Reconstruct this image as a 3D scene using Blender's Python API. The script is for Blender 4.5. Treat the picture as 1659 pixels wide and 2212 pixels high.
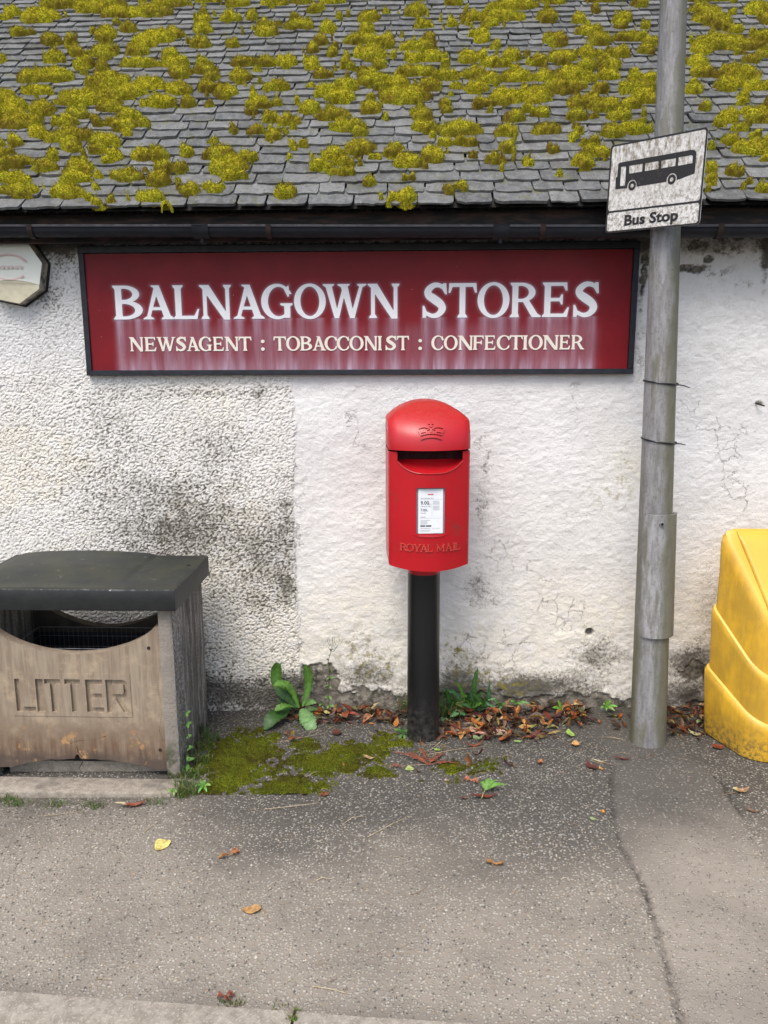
import bpy, bmesh, math, random
import numpy as np
from math import sin, cos, tan, pi, radians, sqrt, atan2
from mathutils import Vector, Matrix, Euler

for o in list(bpy.data.objects): bpy.data.objects.remove(o)
scene = bpy.context.scene
COL = scene.collection
rnd = random.Random(11)
rs = np.random.RandomState(5)

# ------------------------------------------------------------------ camera
FPX, CPX, CPY = 1790.0, 829.5, 1106.0
cam_pitch, cam_yaw, cam_roll = radians(11.445), radians(2.277), radians(-0.26)
CAM = np.array([0.0, -3.764, 1.74])
_f = np.array([-sin(cam_yaw)*cos(cam_pitch), cos(cam_yaw)*cos(cam_pitch), -sin(cam_pitch)])
_r = np.array([cos(cam_yaw), sin(cam_yaw), 0.0])
_u = np.cross(_r, _f)
RGT = cos(cam_roll)*_r + sin(cam_roll)*_u
UPV = -sin(cam_roll)*_r + cos(cam_roll)*_u
FWD = _f
cd = bpy.data.cameras.new('camera')
cam = bpy.data.objects.new('camera', cd); COL.objects.link(cam)
mw = Matrix.Identity(4)
for i in range(3):
    mw[i][0] = RGT[i]; mw[i][1] = UPV[i]; mw[i][2] = -FWD[i]; mw[i][3] = CAM[i]
cam.matrix_world = mw
cd.sensor_fit = 'VERTICAL'; cd.sensor_height = 24.0
cd.lens = 12.0/(1106.0/FPX); cd.clip_start = 0.05; cd.clip_end = 500
scene.camera = cam
scene.render.resolution_x, scene.render.resolution_y = 768, 1024

# ------------------------------------------------------------------ light
SUN_EL, SUN_AZ = radians(58), radians(200)      # azimuth measured from +Y clockwise
w = bpy.data.worlds.new('World'); scene.world = w; w.use_nodes = True
wn = w.node_tree.nodes; wl = w.node_tree.links
sky = wn.new('ShaderNodeTexSky'); sky.sky_type = 'NISHITA'; sky.sun_disc = False
sky.sun_elevation = SUN_EL; sky.sun_rotation = SUN_AZ
sky.air_density = 1.0; sky.dust_density = 3.5; sky.ozone_density = 0.8
bg = wn['Background']; wl.new(sky.outputs[0], bg.inputs[0]); bg.inputs[1].default_value = 0.15
sd = bpy.data.lights.new('sun', 'SUN'); sd.energy = 1.5; sd.angle = radians(28); sd.color = (1, .975, .945)
sun = bpy.data.objects.new('sun', sd); COL.objects.link(sun)
sdir = Vector((sin(SUN_AZ)*cos(SUN_EL), cos(SUN_AZ)*cos(SUN_EL), sin(SUN_EL)))
sun.rotation_euler = sdir.to_track_quat('Z', 'Y').to_euler(); sun.location = (0, -6, 8)
vs = scene.view_settings
vs.view_transform = 'Standard'; vs.look = 'None'; vs.gamma = 1; vs.exposure = 0.62
try: vs.use_curve_mapping = False
except Exception: pass

# ------------------------------------------------------------------ helpers
def GZ(x, y=0.0): return 0.022*np.clip(x, -4, 4)

def ray(px, py):
    return RGT*(px-CPX)/FPX - UPV*(py-CPY)/FPX + FWD
def on_y(px, py, yy):
    d = ray(px, py); return CAM + d*((yy-CAM[1])/d[1])
def on_ground(px, py, h=0.0):
    d = ray(px, py); k = (h-CAM[2])/(d[2]-0.022*d[0]); return CAM+d*k
EAVE_Y, EAVE_Z, RP = -0.225, 2.287, radians(41)
RN = np.array([0, -sin(RP), cos(RP)]); RS = np.array([0, cos(RP), sin(RP)])
def on_roof(px, py):                                # -> (x, s along slope)
    d = ray(px, py); o = np.array([0, EAVE_Y, EAVE_Z])
    k = ((o-CAM)@RN)/(d@RN); p = CAM+d*k; return p[0], (p-o)@RS
def project(p):
    q = np.array(p)-CAM; z = q@FWD
    return CPX+FPX*(q@RGT)/z, CPY-FPX*(q@UPV)/z

_lat = [np.random.RandomState(100+i).rand(256, 256) for i in range(4)]
def vnoise(x, y, k=0):
    x = np.asarray(x, float)+500; y = np.asarray(y, float)+500
    xi = np.floor(x).astype(int); yi = np.floor(y).astype(int); fx = x-xi; fy = y-yi
    fx = fx*fx*(3-2*fx); fy = fy*fy*(3-2*fy); L = _lat[k % 4]
    a = L[yi % 256, xi % 256]; b = L[yi % 256, (xi+1) % 256]; c = L[(yi+1) % 256, xi % 256]; d = L[(yi+1) % 256, (xi+1) % 256]
    return (a*(1-fx)+b*fx)*(1-fy)+(c*(1-fx)+d*fx)*fy
def fbm(x, y, o=4, k=0):
    s = 0; a = .5; t = 0
    for i in range(o):
        s = s+a*vnoise(x*2**i+7.3*i, y*2**i-3.1*i, k+i); t += a; a *= .5
    return s/t
def cells(x, y, k=0):                              # distance to the nearest jittered cell centre
    x = np.asarray(x, float)+500; y = np.asarray(y, float)+500; xi = np.floor(x).astype(int); yi = np.floor(y).astype(int); d = np.full(x.shape, 9.)
    for a in (-1, 0, 1):
        for b in (-1, 0, 1):
            cx = (xi+a) % 256; cy = (yi+b) % 256
            d = np.minimum(d, np.hypot(xi+a+_lat[k][cy, cx]-x, yi+b+_lat[(k+1) % 4][cy, cx]-y))
    return d
def sstep(a, b, x):
    t = np.clip((x-a)/(b-a), 0, 1); return t*t*(3-2*t)

def tag(o, label=None, cat=None, group=None, kind=None):
    if label: o['label'] = label
    if cat: o['category'] = cat
    if group: o['group'] = group
    if kind: o['kind'] = kind
    return o
def thing(name, label, cat, loc=(0, 0, 0), group=None):
    o = bpy.data.objects.new(name, None); COL.objects.link(o); o.location = loc; o.empty_display_size = .05
    return tag(o, label, cat, group)
def link(name, me, m=None, parent=None, loc=None):
    if m is not None and not me.materials: me.materials.append(m)
    o = bpy.data.objects.new(name, me); COL.objects.link(o)
    if parent is not None:
        o.parent = parent
        bpy.context.view_layer.update() if False else None
        pl = Vector((0, 0, 0)); p = parent
        while p is not None: pl += p.location; p = p.parent
        o.location = -pl
    if loc is not None: o.location = o.location + Vector(loc)
    return o
def mk(name, V, F, m, parent=None, smooth=35, col=None, attrs=None, loc=None):
    me = bpy.data.meshes.new(name)
    V = np.asarray(V, float)
    me.from_pydata(V.tolist() if len(V) < 5000 else V, [], F) if not isinstance(F, np.ndarray) else fastmesh(me, V, F)
    if col is not None:
        a = me.color_attributes.new('col', 'FLOAT_COLOR', 'POINT')
        c = np.ones((len(V), 4)); c[:, :3] = col; a.data.foreach_set('color', c.ravel())
    if attrs:
        for k, v in attrs.items():
            a = me.attributes.new(k, 'FLOAT', 'POINT'); a.data.foreach_set('value', np.asarray(v, float).ravel())
    if smooth:
        me.polygons.foreach_set('use_smooth', [True]*len(me.polygons))
        if smooth < 180: me.set_sharp_from_angle(angle=radians(smooth))
    me.update()
    return link(name, me, m, parent, loc)
def fastmesh(me, V, F):
    n = F.shape[1]
    me.vertices.add(len(V)); me.vertices.foreach_set('co', V.ravel())
    me.loops.add(F.size); me.loops.foreach_set('vertex_index', F.ravel().astype(np.int32))
    me.polygons.add(len(F)); me.polygons.foreach_set('loop_start', np.arange(0, F.size, n, dtype=np.int32))
    me.update(calc_edges=True)

class G:                                            # plain geometry collector
    def __init__(s): s.v = []; s.f = []; s.c = []
    def add(s, V, F, c=None):
        b = len(s.v); s.v += [tuple(p) for p in V]; s.f += [tuple(i+b for i in f) for f in F]
        if c is not None: s.c += [tuple(c)]*len(V) if not hasattr(c[0], '__len__') else [tuple(q) for q in c]
    def box(s, a, b, c=None):
        x0, y0, z0 = a; x1, y1, z1 = b
        s.add([(x0, y0, z0), (x1, y0, z0), (x1, y1, z0), (x0, y1, z0), (x0, y0, z1), (x1, y0, z1), (x1, y1, z1), (x0, y1, z1)],
              [(0, 3, 2, 1), (4, 5, 6, 7), (0, 1, 5, 4), (1, 2, 6, 5), (2, 3, 7, 6), (3, 0, 4, 7)], c)
    def tube(s, pts, r, n=8, c=None, cap=True):
        pts = [Vector(p) for p in pts]; R = r if hasattr(r, '__len__') else [r]*len(pts); V = []
        up = Vector((0, 0, 1))
        for i, p in enumerate(pts):
            t = (pts[min(i+1, len(pts)-1)]-pts[max(i-1, 0)]).normalized()
            a = t.cross(up if abs(t.z) < .95 else Vector((1, 0, 0))).normalized(); b = t.cross(a)
            for k in range(n):
                th = 2*pi*k/n; V.append(p+(a*cos(th)+b*sin(th))*R[i])
        F = [(i*n+k, i*n+(k+1) % n, (i+1)*n+(k+1) % n, (i+1)*n+k) for i in range(len(pts)-1) for k in range(n)]
        if cap: F += [tuple(range(n))[::-1], tuple((len(pts)-1)*n+k for k in range(n))]
        s.add(V, F, c)
    def build(s, name, m, parent=None, smooth=35):
        o = mk(name, s.v, s.f, m, parent, smooth, col=np.array(s.c) if s.c else None)
        fixn(o.data); return o
def fixn(me):
    bm = bmesh.new(); bm.from_mesh(me); bmesh.ops.recalc_face_normals(bm, faces=bm.faces); bm.to_mesh(me); bm.free()
def bevbox(name, a, b, m, parent=None, bev=.004, seg=2, rotz=0):
    g = G(); g.box(a, b); me = bpy.data.meshes.new(name); me.from_pydata(g.v, [], g.f)
    bm = bmesh.new(); bm.from_mesh(me)
    bmesh.ops.bevel(bm, geom=list(bm.edges), offset=bev, segments=seg, profile=.5, affect='EDGES')
    bm.to_mesh(me); bm.free()
    me.polygons.foreach_set('use_smooth', [True]*len(me.polygons)); me.set_sharp_from_angle(angle=radians(40))
    return link(name, me, m, parent)
def grid(nx, ny):
    i = np.arange(nx-1)[None, :]+nx*np.arange(ny-1)[:, None]
    return np.stack([i, i+1, i+1+nx, i+nx], -1).reshape(-1, 4)

# ------------------------------------------------------------------ contour solids from implicit fields
def contour(fn, x0, x1, y0, y1, step, run=10**6):
    nx = int(math.ceil((x1-x0)/step))+1; ny = int(math.ceil((y1-y0)/step))+1
    xs = np.linspace(x0, x1, nx); ys = np.linspace(y0, y1, ny)
    X, Y = np.meshgrid(xs, ys); F = fn(X, Y); F = np.where(np.abs(F) < 1e-7, 1e-7, F)
    ins = F < 0
    full = ins[:-1, :-1] & ins[1:, :-1] & ins[:-1, 1:] & ins[1:, 1:]
    anyi = ins[:-1, :-1] | ins[1:, :-1] | ins[:-1, 1:] | ins[1:, 1:]
    P = []; D = {}; polys = []; segs = []
    def vi(x, y):
        k = (round(x, 6), round(y, 6)); i = D.get(k)
        if i is None: i = D[k] = len(P); P.append((x, y))
        return i
    for j in range(ny-1):
        i = 0
        while i < nx-1:
            if full[j, i]:
                e = i
                while e+1 < nx-1 and full[j, e+1] and e+1-i < run: e += 1
                polys.append((vi(xs[i], ys[j]), vi(xs[e+1], ys[j]), vi(xs[e+1], ys[j+1]), vi(xs[i], ys[j+1]))); i = e+1; continue
            if anyi[j, i]:
                cs = [(i, j), (i+1, j), (i+1, j+1), (i, j+1)]; pl = []; out = None; ent = None
                for a in range(4):
                    (ia, ja), (ib, jb) = cs[a], cs[(a+1) % 4]; fa, fb = F[ja, ia], F[jb, ib]
                    if fa < 0: pl.append(vi(xs[ia], ys[ja]))
                    if (fa < 0) != (fb < 0):
                        t = fa/(fa-fb); v = vi(xs[ia]+t*(xs[ib]-xs[ia]), ys[ja]+t*(ys[jb]-ys[ja])); pl.append(v)
                        if fa < 0: out = v
                        else: ent = v
                        if out is not None and ent is not None: segs.append((out, ent)); out = ent = None
                if len(set(pl)) >= 3: polys.append(tuple(dict.fromkeys(pl)))
            i += 1
    return P, polys, segs
def solid(name, fn, box, step, m, parent, mp, depth, run=10**6, smooth=30, back=False):
    """mp(x, y, d) -> 3D, d = 0 on the front, depth at the back"""
    P, polys, segs = contour(fn, *box, step, run)
    n = len(P); V = [mp(x, y, 0) for x, y in P]; F = list(polys)
    if depth:
        V += [mp(x, y, depth) for x, y in P]
        F += [(a, b, b+n, a+n)[::-1] for a, b in segs]
        if back: F += [tuple(i+n for i in p)[::-1] for p in polys]
    used = sorted({i for f in F for i in f}); rm = {u: k for k, u in enumerate(used)}
    return mk(name, [V[u] for u in used], [tuple(rm[i] for i in f) for f in F], m, parent, smooth)
# signed fields
def f_rect(a, b, c, d): return lambda x, y: np.maximum(np.maximum(a-x, x-b), np.maximum(c-y, y-d))
def f_rrect(a, b, c, d, r):
    def f(x, y):
        qx = np.abs(x-(a+b)/2)-(b-a)/2+r; qy = np.abs(y-(c+d)/2)-(d-c)/2+r
        return np.hypot(np.maximum(qx, 0), np.maximum(qy, 0))+np.minimum(np.maximum(qx, qy), 0)-r
    return f
def f_ell(cx, cy, rx, ry):
    def f(x, y):
        k = np.hypot((x-cx)/rx, (y-cy)/ry); return (k-1)*min(rx, ry)
    return f
def f_poly(pts):                                    # any simple polygon
    pts = np.array(pts, float)
    def f(x, y):
        d = np.full(np.shape(x), 1e9); ins = np.zeros(np.shape(x), bool)
        for i in range(len(pts)):
            a = pts[i]; b = pts[(i+1) % len(pts)]; e = b-a
            t = np.clip(((x-a[0])*e[0]+(y-a[1])*e[1])/(e@e+1e-12), 0, 1)
            d = np.minimum(d, np.hypot(x-a[0]-t*e[0], y-a[1]-t*e[1]))
            c = ((a[1] > y) != (b[1] > y)) & (x < (b[0]-a[0])*(y-a[1])/((b[1]-a[1]) if abs(b[1]-a[1]) > 1e-9 else 1e-9)+a[0]); ins ^= c
        return np.where(ins, -d, d)
    return f
def f_or(*a):
    def f(x, y):
        r = a[0](x, y)
        for g in a[1:]: r = np.minimum(r, g(x, y))
        return r
    return f
def f_and(*a):
    def f(x, y):
        r = a[0](x, y)
        for g in a[1:]: r = np.maximum(r, g(x, y))
        return r
    return f
def f_not(a): return lambda x, y: -a(x, y)
def f_sub(a, *b): return f_and(a, *[f_not(q) for q in b])
def f_stroke(pts, n=14):                            # (x, y, r) knots joined by a Catmull-Rom curve
    K = np.array(pts, float); Q = []
    for i in range(len(K)-1):
        p0, p1, p2, p3 = K[max(i-1, 0)], K[i], K[i+1], K[min(i+2, len(K)-1)]
        for t in np.linspace(0, 1, n, endpoint=False):
            Q.append(.5*((2*p1)+(-p0+p2)*t+(2*p0-5*p1+4*p2-p3)*t*t+(-p0+3*p1-3*p2+p3)*t**3))
    Q.append(K[-1])
    def f(x, y):
        r = np.full(np.shape(x), 1e9)
        for q in Q: r = np.minimum(r, np.hypot(x-q[0], y-q[1])-q[2])
        return r
    return f

# serif capitals, cap height 1; returns (field, width)
def stem(x, wd=.17, y0=0, y1=1, sl=.06, sr=.06, s0=True, s1=True, dx=0.0):
    """upright or slanting stem from (x,y0) to (x+dx,y1) with small bracketed serifs"""
    a = [f_poly([(x, y0), (x+wd, y0), (x+wd+dx, y1), (x+dx, y1)])]
    if s0: a.append(f_poly([(x-sl, y0), (x+wd+sr, y0), (x+wd+sr, y0+.03), (x+wd+.012, y0+.1), (x-.012, y0+.1), (x-sl, y0+.03)]))
    if s1: a.append(f_poly([(x+dx-sl, y1), (x+dx+wd+sr, y1), (x+dx+wd+sr, y1-.03), (x+dx+wd+.012, y1-.1), (x+dx-.012, y1-.1), (x+dx-sl, y1-.03)]))
    return f_or(*a)
def glyph(c):
    if c == 'I': return stem(.06), .29
    if c == 'L': return f_or(stem(.06), f_poly([(.2, 0), (.66, 0), (.72, .3), (.68, .3), (.58, .1), (.2, .1)])), .74
    if c in 'EF':
        a = [stem(.06), f_poly([(.2, 1), (.68, 1), (.69, .76), (.65, .76), (.58, .9), (.2, .9)]),
             f_poly([(.2, .455), (.48, .455), (.53, .36), (.57, .36), (.57, .66), (.53, .66), (.48, .555), (.2, .555)])]
        if c == 'E': a.append(f_poly([(.2, 0), (.7, 0), (.75, .28), (.71, .28), (.6, .1), (.2, .1)]))
        return f_or(*a), .77 if c == 'E' else .7
    if c == 'T':
        return f_or(stem(.33, s1=False), f_poly([(.02, 1), (.82, 1), (.84, .72), (.79, .72), (.72, .89), (.12, .89), (.05, .72), (0, .72)])), .84
    if c == 'O':
        return f_sub(f_ell(.46, .5, .46, .52), f_ell(.46, .5, .275, .43)), .92
    if c in 'CG':
        ring = f_sub(f_ell(.46, .5, .46, .52), f_ell(.5, .5, .305, .43))
        cut = f_poly([(.5, .5), (.62, .80), (.80, .70), (1.2, .74), (1.2, .24), (.80, .2), (.62, .3)] if c == 'C' else [(.5, .5), (.62, .80), (.76, .72), (1.2, .72), (1.2, .3), (.7, .05), (.6, .3)])
        a = [f_sub(ring, cut), f_poly([(.66, .86), (.80, .98), (.80, .64), (.765, .64)])]
        if c == 'C':
            a.append(f_poly([(.64, .1), (.78, .1), (.82, .32), (.775, .33), (.70, .2)])); return f_or(*a), .83
        a.append(f_poly([(.66, .02), (.83, .02), (.83, .36), (.9, .4), (.9, .45), (.55, .45), (.55, .4), (.66, .36)]))
        return f_or(*a), .92
    if c in 'BR':
        st = stem(.06, sr=.03)
        if c == 'B':
            up = f_and(f_sub(f_ell(.3, .745, .4, .255), f_ell(.28, .745, .24, .165)), lambda x, y: .2-x)
            lo = f_and(f_sub(f_ell(.3, .28, .47, .28), f_ell(.28, .275, .29, .185)), lambda x, y: .2-x)
            return f_or(st, up, lo), .79
        up = f_and(f_sub(f_ell(.32, .72, .41, .28), f_ell(.3, .72, .24, .19)), lambda x, y: .2-x)
        leg = f_poly([(.36, .47), (.54, .5), (.80, .1), (.9, .04), (.9, 0), (.64, 0)])
        return f_or(st, up, leg), .9
    if c == 'A':
        return f_sub(f_or(f_poly([(.36, 1), (.56, 1), (.92, 0), (.70, 0)]), f_poly([(.12, 0), (.23, 0), (.52, .86), (.42, 1)]),
                    f_poly([(.2, .27), (.72, .27), (.70, .36), (.24, .36)]),
                    f_poly([(.28, 1), (.56, 1), (.5, .93), (.36, .94)]),
                    f_poly([(.03, 0), (.36, 0), (.36, .03), (.25, .09), (.14, .09), (.03, .03)]),
                    f_poly([(.60, 0), (1.0, 0), (1.0, .03), (.91, .1), (.70, .1), (.6, .03)]))), 1.0
    if c == 'N':
        return f_or(stem(.1, .11, s1=False), stem(.76, .11, s0=False), f_poly([(.04, 1), (.28, 1), (.87, .02), (.87, -.02), (.7, -.02), (.1, .88), (.0, .97), (0, 1)])), .93
    if c == 'W':
        return f_or(f_poly([(.07, 1), (.27, 1), (.5, .0), (.36, 0)]), f_poly([(.36, 0), (.5, 0), (.72, .88), (.62, .9)]),
                    f_poly([(.54, 1), (.76, 1), (.98, 0), (.84, 0)]), f_poly([(.84, 0), (.98, 0), (1.26, 1), (1.16, 1)]),
                    f_poly([(0, 1), (.36, 1), (.36, .97), (.27, .91), (.09, .91), (0, .97)]), f_poly([(.46, 1), (.84, 1), (.84, .97), (.74, .91), (.56, .91), (.46, .97)]),
                    f_poly([(1.07, 1), (1.36, 1), (1.36, .97), (1.25, .91), (1.15, .91), (1.07, .97)])), 1.36
    if c == 'S':
        body = f_stroke([(.64, .88, .06), (.5, .945, .065), (.34, .93, .08), (.19, .8, .1), (.2, .66, .11), (.38, .53, .125), (.56, .39, .115), (.61, .25, .105), (.5, .1, .08), (.32, .055, .062), (.13, .13, .055)])
        return f_or(body, f_poly([(.63, 1), (.73, 1), (.75, .68), (.7, .68), (.6, .84)]), f_poly([(.02, 0), (.12, 0), (.16, .15), (.07, .35), (.02, .35)])), .78
    if c == 'Y':
        return f_or(stem(.36, .17, s1=False, y1=.48), f_poly([(.08, 1), (.28, 1), (.5, .56), (.53, .4), (.36, .4)]), f_poly([(.36, .4), (.53, .4), (.84, 1), (.72, 1)]),
                    f_poly([(0, 1), (.36, 1), (.36, .95), (.27, .9), (.09, .9), (0, .95)]), f_poly([(.6, 1), (.92, 1), (.92, .95), (.82, .9), (.7, .9), (.6, .95)])), .92
    if c == 'M':
        return f_or(stem(.1, .12, s1=False), stem(.9, .16, s1=False), f_poly([(.0, 1), (.26, 1), (.62, .3), (.56, .1), (.50, .1), (.12, .85)]), f_poly([(.50, .1), (.60, .1), (1.06, 1), (1.16, 1), (1.16, .95), (1.06, .9), (.9, .9)])), 1.18
    if c == ':': return f_or(f_ell(.14, .12, .13, .12), f_ell(.14, .66, .13, .12)), .28
    # block letters for the litter bin
    raise KeyError(c)
def place_glyph(name, c, xa, xb, z0, z1, step, m, parent, mp, depth):
    f, wd = glyph(c); sx = (xb-xa)/wd; sz = z1-z0
    return solid(name, lambda x, y: f((x-xa)/sx, (y-z0)/sz), (xa-.05*sz, xb+.05*sz, z0-.05*sz, z1+.05*sz), step, m, parent, mp, depth)

# ------------------------------------------------------------------ materials
class M:
    def __init__(s, name, rough=.8, spec=.4, metal=0.0, color=(.5, .5, .5)):
        s.m = bpy.data.materials.new(name); s.m.use_nodes = True; s.t = s.m.node_tree; s.b = s.t.nodes['Principled BSDF']
        s.b.inputs['Roughness'].default_value = rough; s.b.inputs['Specular IOR Level'].default_value = spec
        s.b.inputs['Metallic'].default_value = metal; s.b.inputs['Base Color'].default_value = (*color, 1)
        tc = s.t.nodes.new('ShaderNodeTexCoord'); s.obj = tc.outputs['Object']
        ge = s.t.nodes.new('ShaderNodeNewGeometry'); s.pos = ge.outputs['Position']; s.nrm = ge.outputs['Normal']; s.isl = ge.outputs['Random Per Island']
    def n(s, ty, **k):
        x = s.t.nodes.new('ShaderNode'+ty)
        for a, b in k.items():
            if a.startswith('_'): setattr(x, a[1:], b)
            else:
                i = x.inputs[int(a[1:])] if a[0] == 'i' and a[1:].isdigit() else x.inputs[a.replace('__', ' ')]
                s.set(i, b)
        return x
    def set(s, i, v):
        if isinstance(v, bpy.types.NodeSocket): s.t.links.new(v, i)
        elif isinstance(v, (tuple, list)) and len(v) == 3 and i.type == 'RGBA': i.default_value = (*v, 1)
        else: i.default_value = v
    def math(s, op, a, b=0.0, c=0.0, clamp=False):
        x = s.n('Math', _operation=op, i0=a, i1=b, i2=c); x.use_clamp = clamp; return x.outputs[0]
    def noise(s, scale, detail=4, rough=.55, vec=None, dist=0.0, color=False):
        x = s.n('TexNoise', Scale=scale, Detail=detail, Roughness=rough, Distortion=dist, Vector=vec if vec is not None else s.pos); return x.outputs[1 if color else 0]
    def vor(s, scale, vec=None, feat='F1', out=0, rand=1.0):
        x = s.n('TexVoronoi', _feature=feat, Scale=scale, Randomness=rand, Vector=vec if vec is not None else s.pos); return x.outputs[out]
    def scaled(s, v, vec=None):
        x = s.n('Mapping', Vector=vec if vec is not None else s.pos); x.inputs['Scale'].default_value = v; return x.outputs[0]
    def ramp(s, f, a, b, lo=0.0, hi=1.0):
        x = s.n('MapRange', _interpolation_type='SMOOTHSTEP', i0=f, i1=a, i2=b, i3=lo, i4=hi); return x.outputs[0]
    def mix(s, f, a, b, mode='MIX'):
        x = s.t.nodes.new('ShaderNodeMix'); x.data_type = 'RGBA'; x.blend_type = mode
        s.set(x.inputs[0], f); s.set(x.inputs[6], a); s.set(x.inputs[7], b); return x.outputs[2]
    def attr(s, name, out='Fac'):
        x = s.t.nodes.new('ShaderNodeAttribute'); x.attribute_name = name; return x.outputs[out]
    def cramp(s, f, stops):
        x = s.t.nodes.new('ShaderNodeValToRGB'); s.set(x.inputs[0], f); e = x.color_ramp.elements
        while len(e) < len(stops): e.new(.5)
        for q, (p, c) in zip(e, stops): q.position = p; q.color = (*c, 1)
        return x.outputs[0]
    def color(s, c): s.set(s.b.inputs['Base Color'], c); return s
    def rough(s, c): s.set(s.b.inputs['Roughness'], c); return s
    def bump(s, h, dist=.002, strength=1.0, prev=None):
        x = s.n('Bump', Strength=strength, Distance=dist, Height=h)
        if prev is not None: s.set(x.inputs['Normal'], prev)
        s.set(s.b.inputs['Normal'], x.outputs[0]); return x.outputs[0]
    def sep(s, v=None):
        x = s.n('SeparateXYZ', Vector=v if v is not None else s.pos); return x.outputs
def simple(name, c, rough=.7, var=.25, scale=30, bump=.0005, metal=0, spec=.4, dark=None):
    k = M(name, rough, spec, metal)
    f = k.noise(scale, 5, .6); d = dark or tuple(q*(1-var*1.6) for q in c)
    k.color(k.mix(k.ramp(f, .3, .7), d, c)); k.rough(k.ramp(k.noise(scale*2, 3), .3, .7, max(rough-.12, .05), min(rough+.12, 1)))
    if bump: k.bump(f, bump)
    return k.m

# ------------------------------------------------------------------ wall
def wall_material():
    k = M('painted_harling', .9, .25)
    har = k.attr('harl'); dirt = k.attr('dirt'); warm = k.attr('warm'); bare = k.attr('bare'); crk = k.attr('crack'); moss = k.attr('moss')
    p = k.scaled((1, 1, 1.25))
    d = k.n('TexNoise', Scale=30.0, Detail=2.0, Vector=p).outputs[1]
    pv = k.n('VectorMath', _operation='MULTIPLY_ADD', i0=d, i1=(.008, .008, .008), i2=p).outputs[0]
    hol = k.attr('hol'); peb = k.math('SUBTRACT', 1.0, hol)
    peb2 = k.noise(150, 3, .6, p)
    smo = k.math('ADD', k.math('MULTIPLY', k.noise(34, 6, .68, p), .8), k.math('MULTIPLY', k.noise(130, 3, .6, p), .42))
    peb = k.math('ADD', k.math('MULTIPLY', peb, .75), k.math('MULTIPLY', peb2, .4))
    h = k.mix(har, smo, peb)
    hh = k.n('SeparateXYZ', Vector=h).outputs[0]
    low = k.noise(2.2, 4, .6); mid = k.noise(14, 5, .65)
    white = k.mix(k.ramp(low, .35, .65), (.69, .68, .66), (.78, .775, .755))
    cream = k.mix(k.ramp(mid, .3, .7), (.74, .66, .50), (.80, .76, .65))
    c = k.mix(k.math('MULTIPLY', warm, k.ramp(mid, .2, .75)), white, cream)
    # grime sits in the hollows of the harling
    hollow = k.mix(har, k.ramp(hh, .66, .34), hol); hollow = k.n('SeparateXYZ', Vector=hollow).outputs[0]; hollow = k.math('MULTIPLY', hollow, k.ramp(k.noise(140, 3, .7), .30, .62, .35, 1.0)); fine = k.noise(75, 4, .7)
    g = k.math('ADD', k.math('MULTIPLY', hollow, .60), k.math('ADD', k.math('MULTIPLY', k.ramp(mid, .35, .7), .25), k.math('MULTIPLY', k.ramp(fine, .35, .7), .30)))
    gm = k.ramp(k.math('SUBTRACT', k.math('ADD', k.math('MULTIPLY', dirt, 1.25), g), 1.0), -.33, .50)
    base_grime = k.math('MULTIPLY', hollow, k.math('MULTIPLY', k.ramp(k.noise(9, 4, .6), .32, .72), k.math('ADD', .20, k.math('MULTIPLY', har, .36))))
    c = k.mix(base_grime, c, (.34, .30, .235))
    c = k.mix(gm, c, k.mix(k.noise(40, 3), (.06, .058, .052), (.17, .155, .125)))
    ochre = k.math('MULTIPLY', moss, k.ramp(k.noise(28, 5, .7), .5, .62))
    c = k.mix(ochre, c, (.22, .19, .04))
    barec = k.mix(k.ramp(k.noise(22, 5, .7), .35, .65), (.055, .052, .040), (.23, .205, .165))
    c = k.mix(k.math('MULTIPLY', bare, k.ramp(k.noise(48, 5, .7), .30, .50, .45, 1.0)), c, barec)
    ce = k.n('TexVoronoi', _feature='DISTANCE_TO_EDGE', Scale=13.0, Vector=k.n('VectorMath', _operation='MULTIPLY_ADD', i0=k.noise(24, 4, .7, color=True), i1=(.07, .07, .07), i2=k.pos).outputs[0]).outputs[0]
    crk = k.math('MULTIPLY', k.math('MULTIPLY', crk, k.ramp(ce, .022, .006)), k.ramp(k.noise(7, 2), .35, .55))
    c = k.mix(k.math('MULTIPLY', crk, .75), c, (.16, .145, .13))
    k.color(c)
    spk = k.math('MULTIPLY', k.ramp(k.noise(170, 3, .7), .60, .68), k.ramp(k.noise(6, 4, .6), .35, .65))
    k.color(k.mix(k.math('MULTIPLY', spk, .5), c, (.22, .20, .18)))
    n1 = k.bump(hh, .0045, 1.0)
    k.bump(k.math('ADD', k.noise(70, 4, .7), k.math('MULTIPLY', crk, -2.0)), .0035, .8, n1)
    return k.m
WALLM = wall_material()

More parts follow.
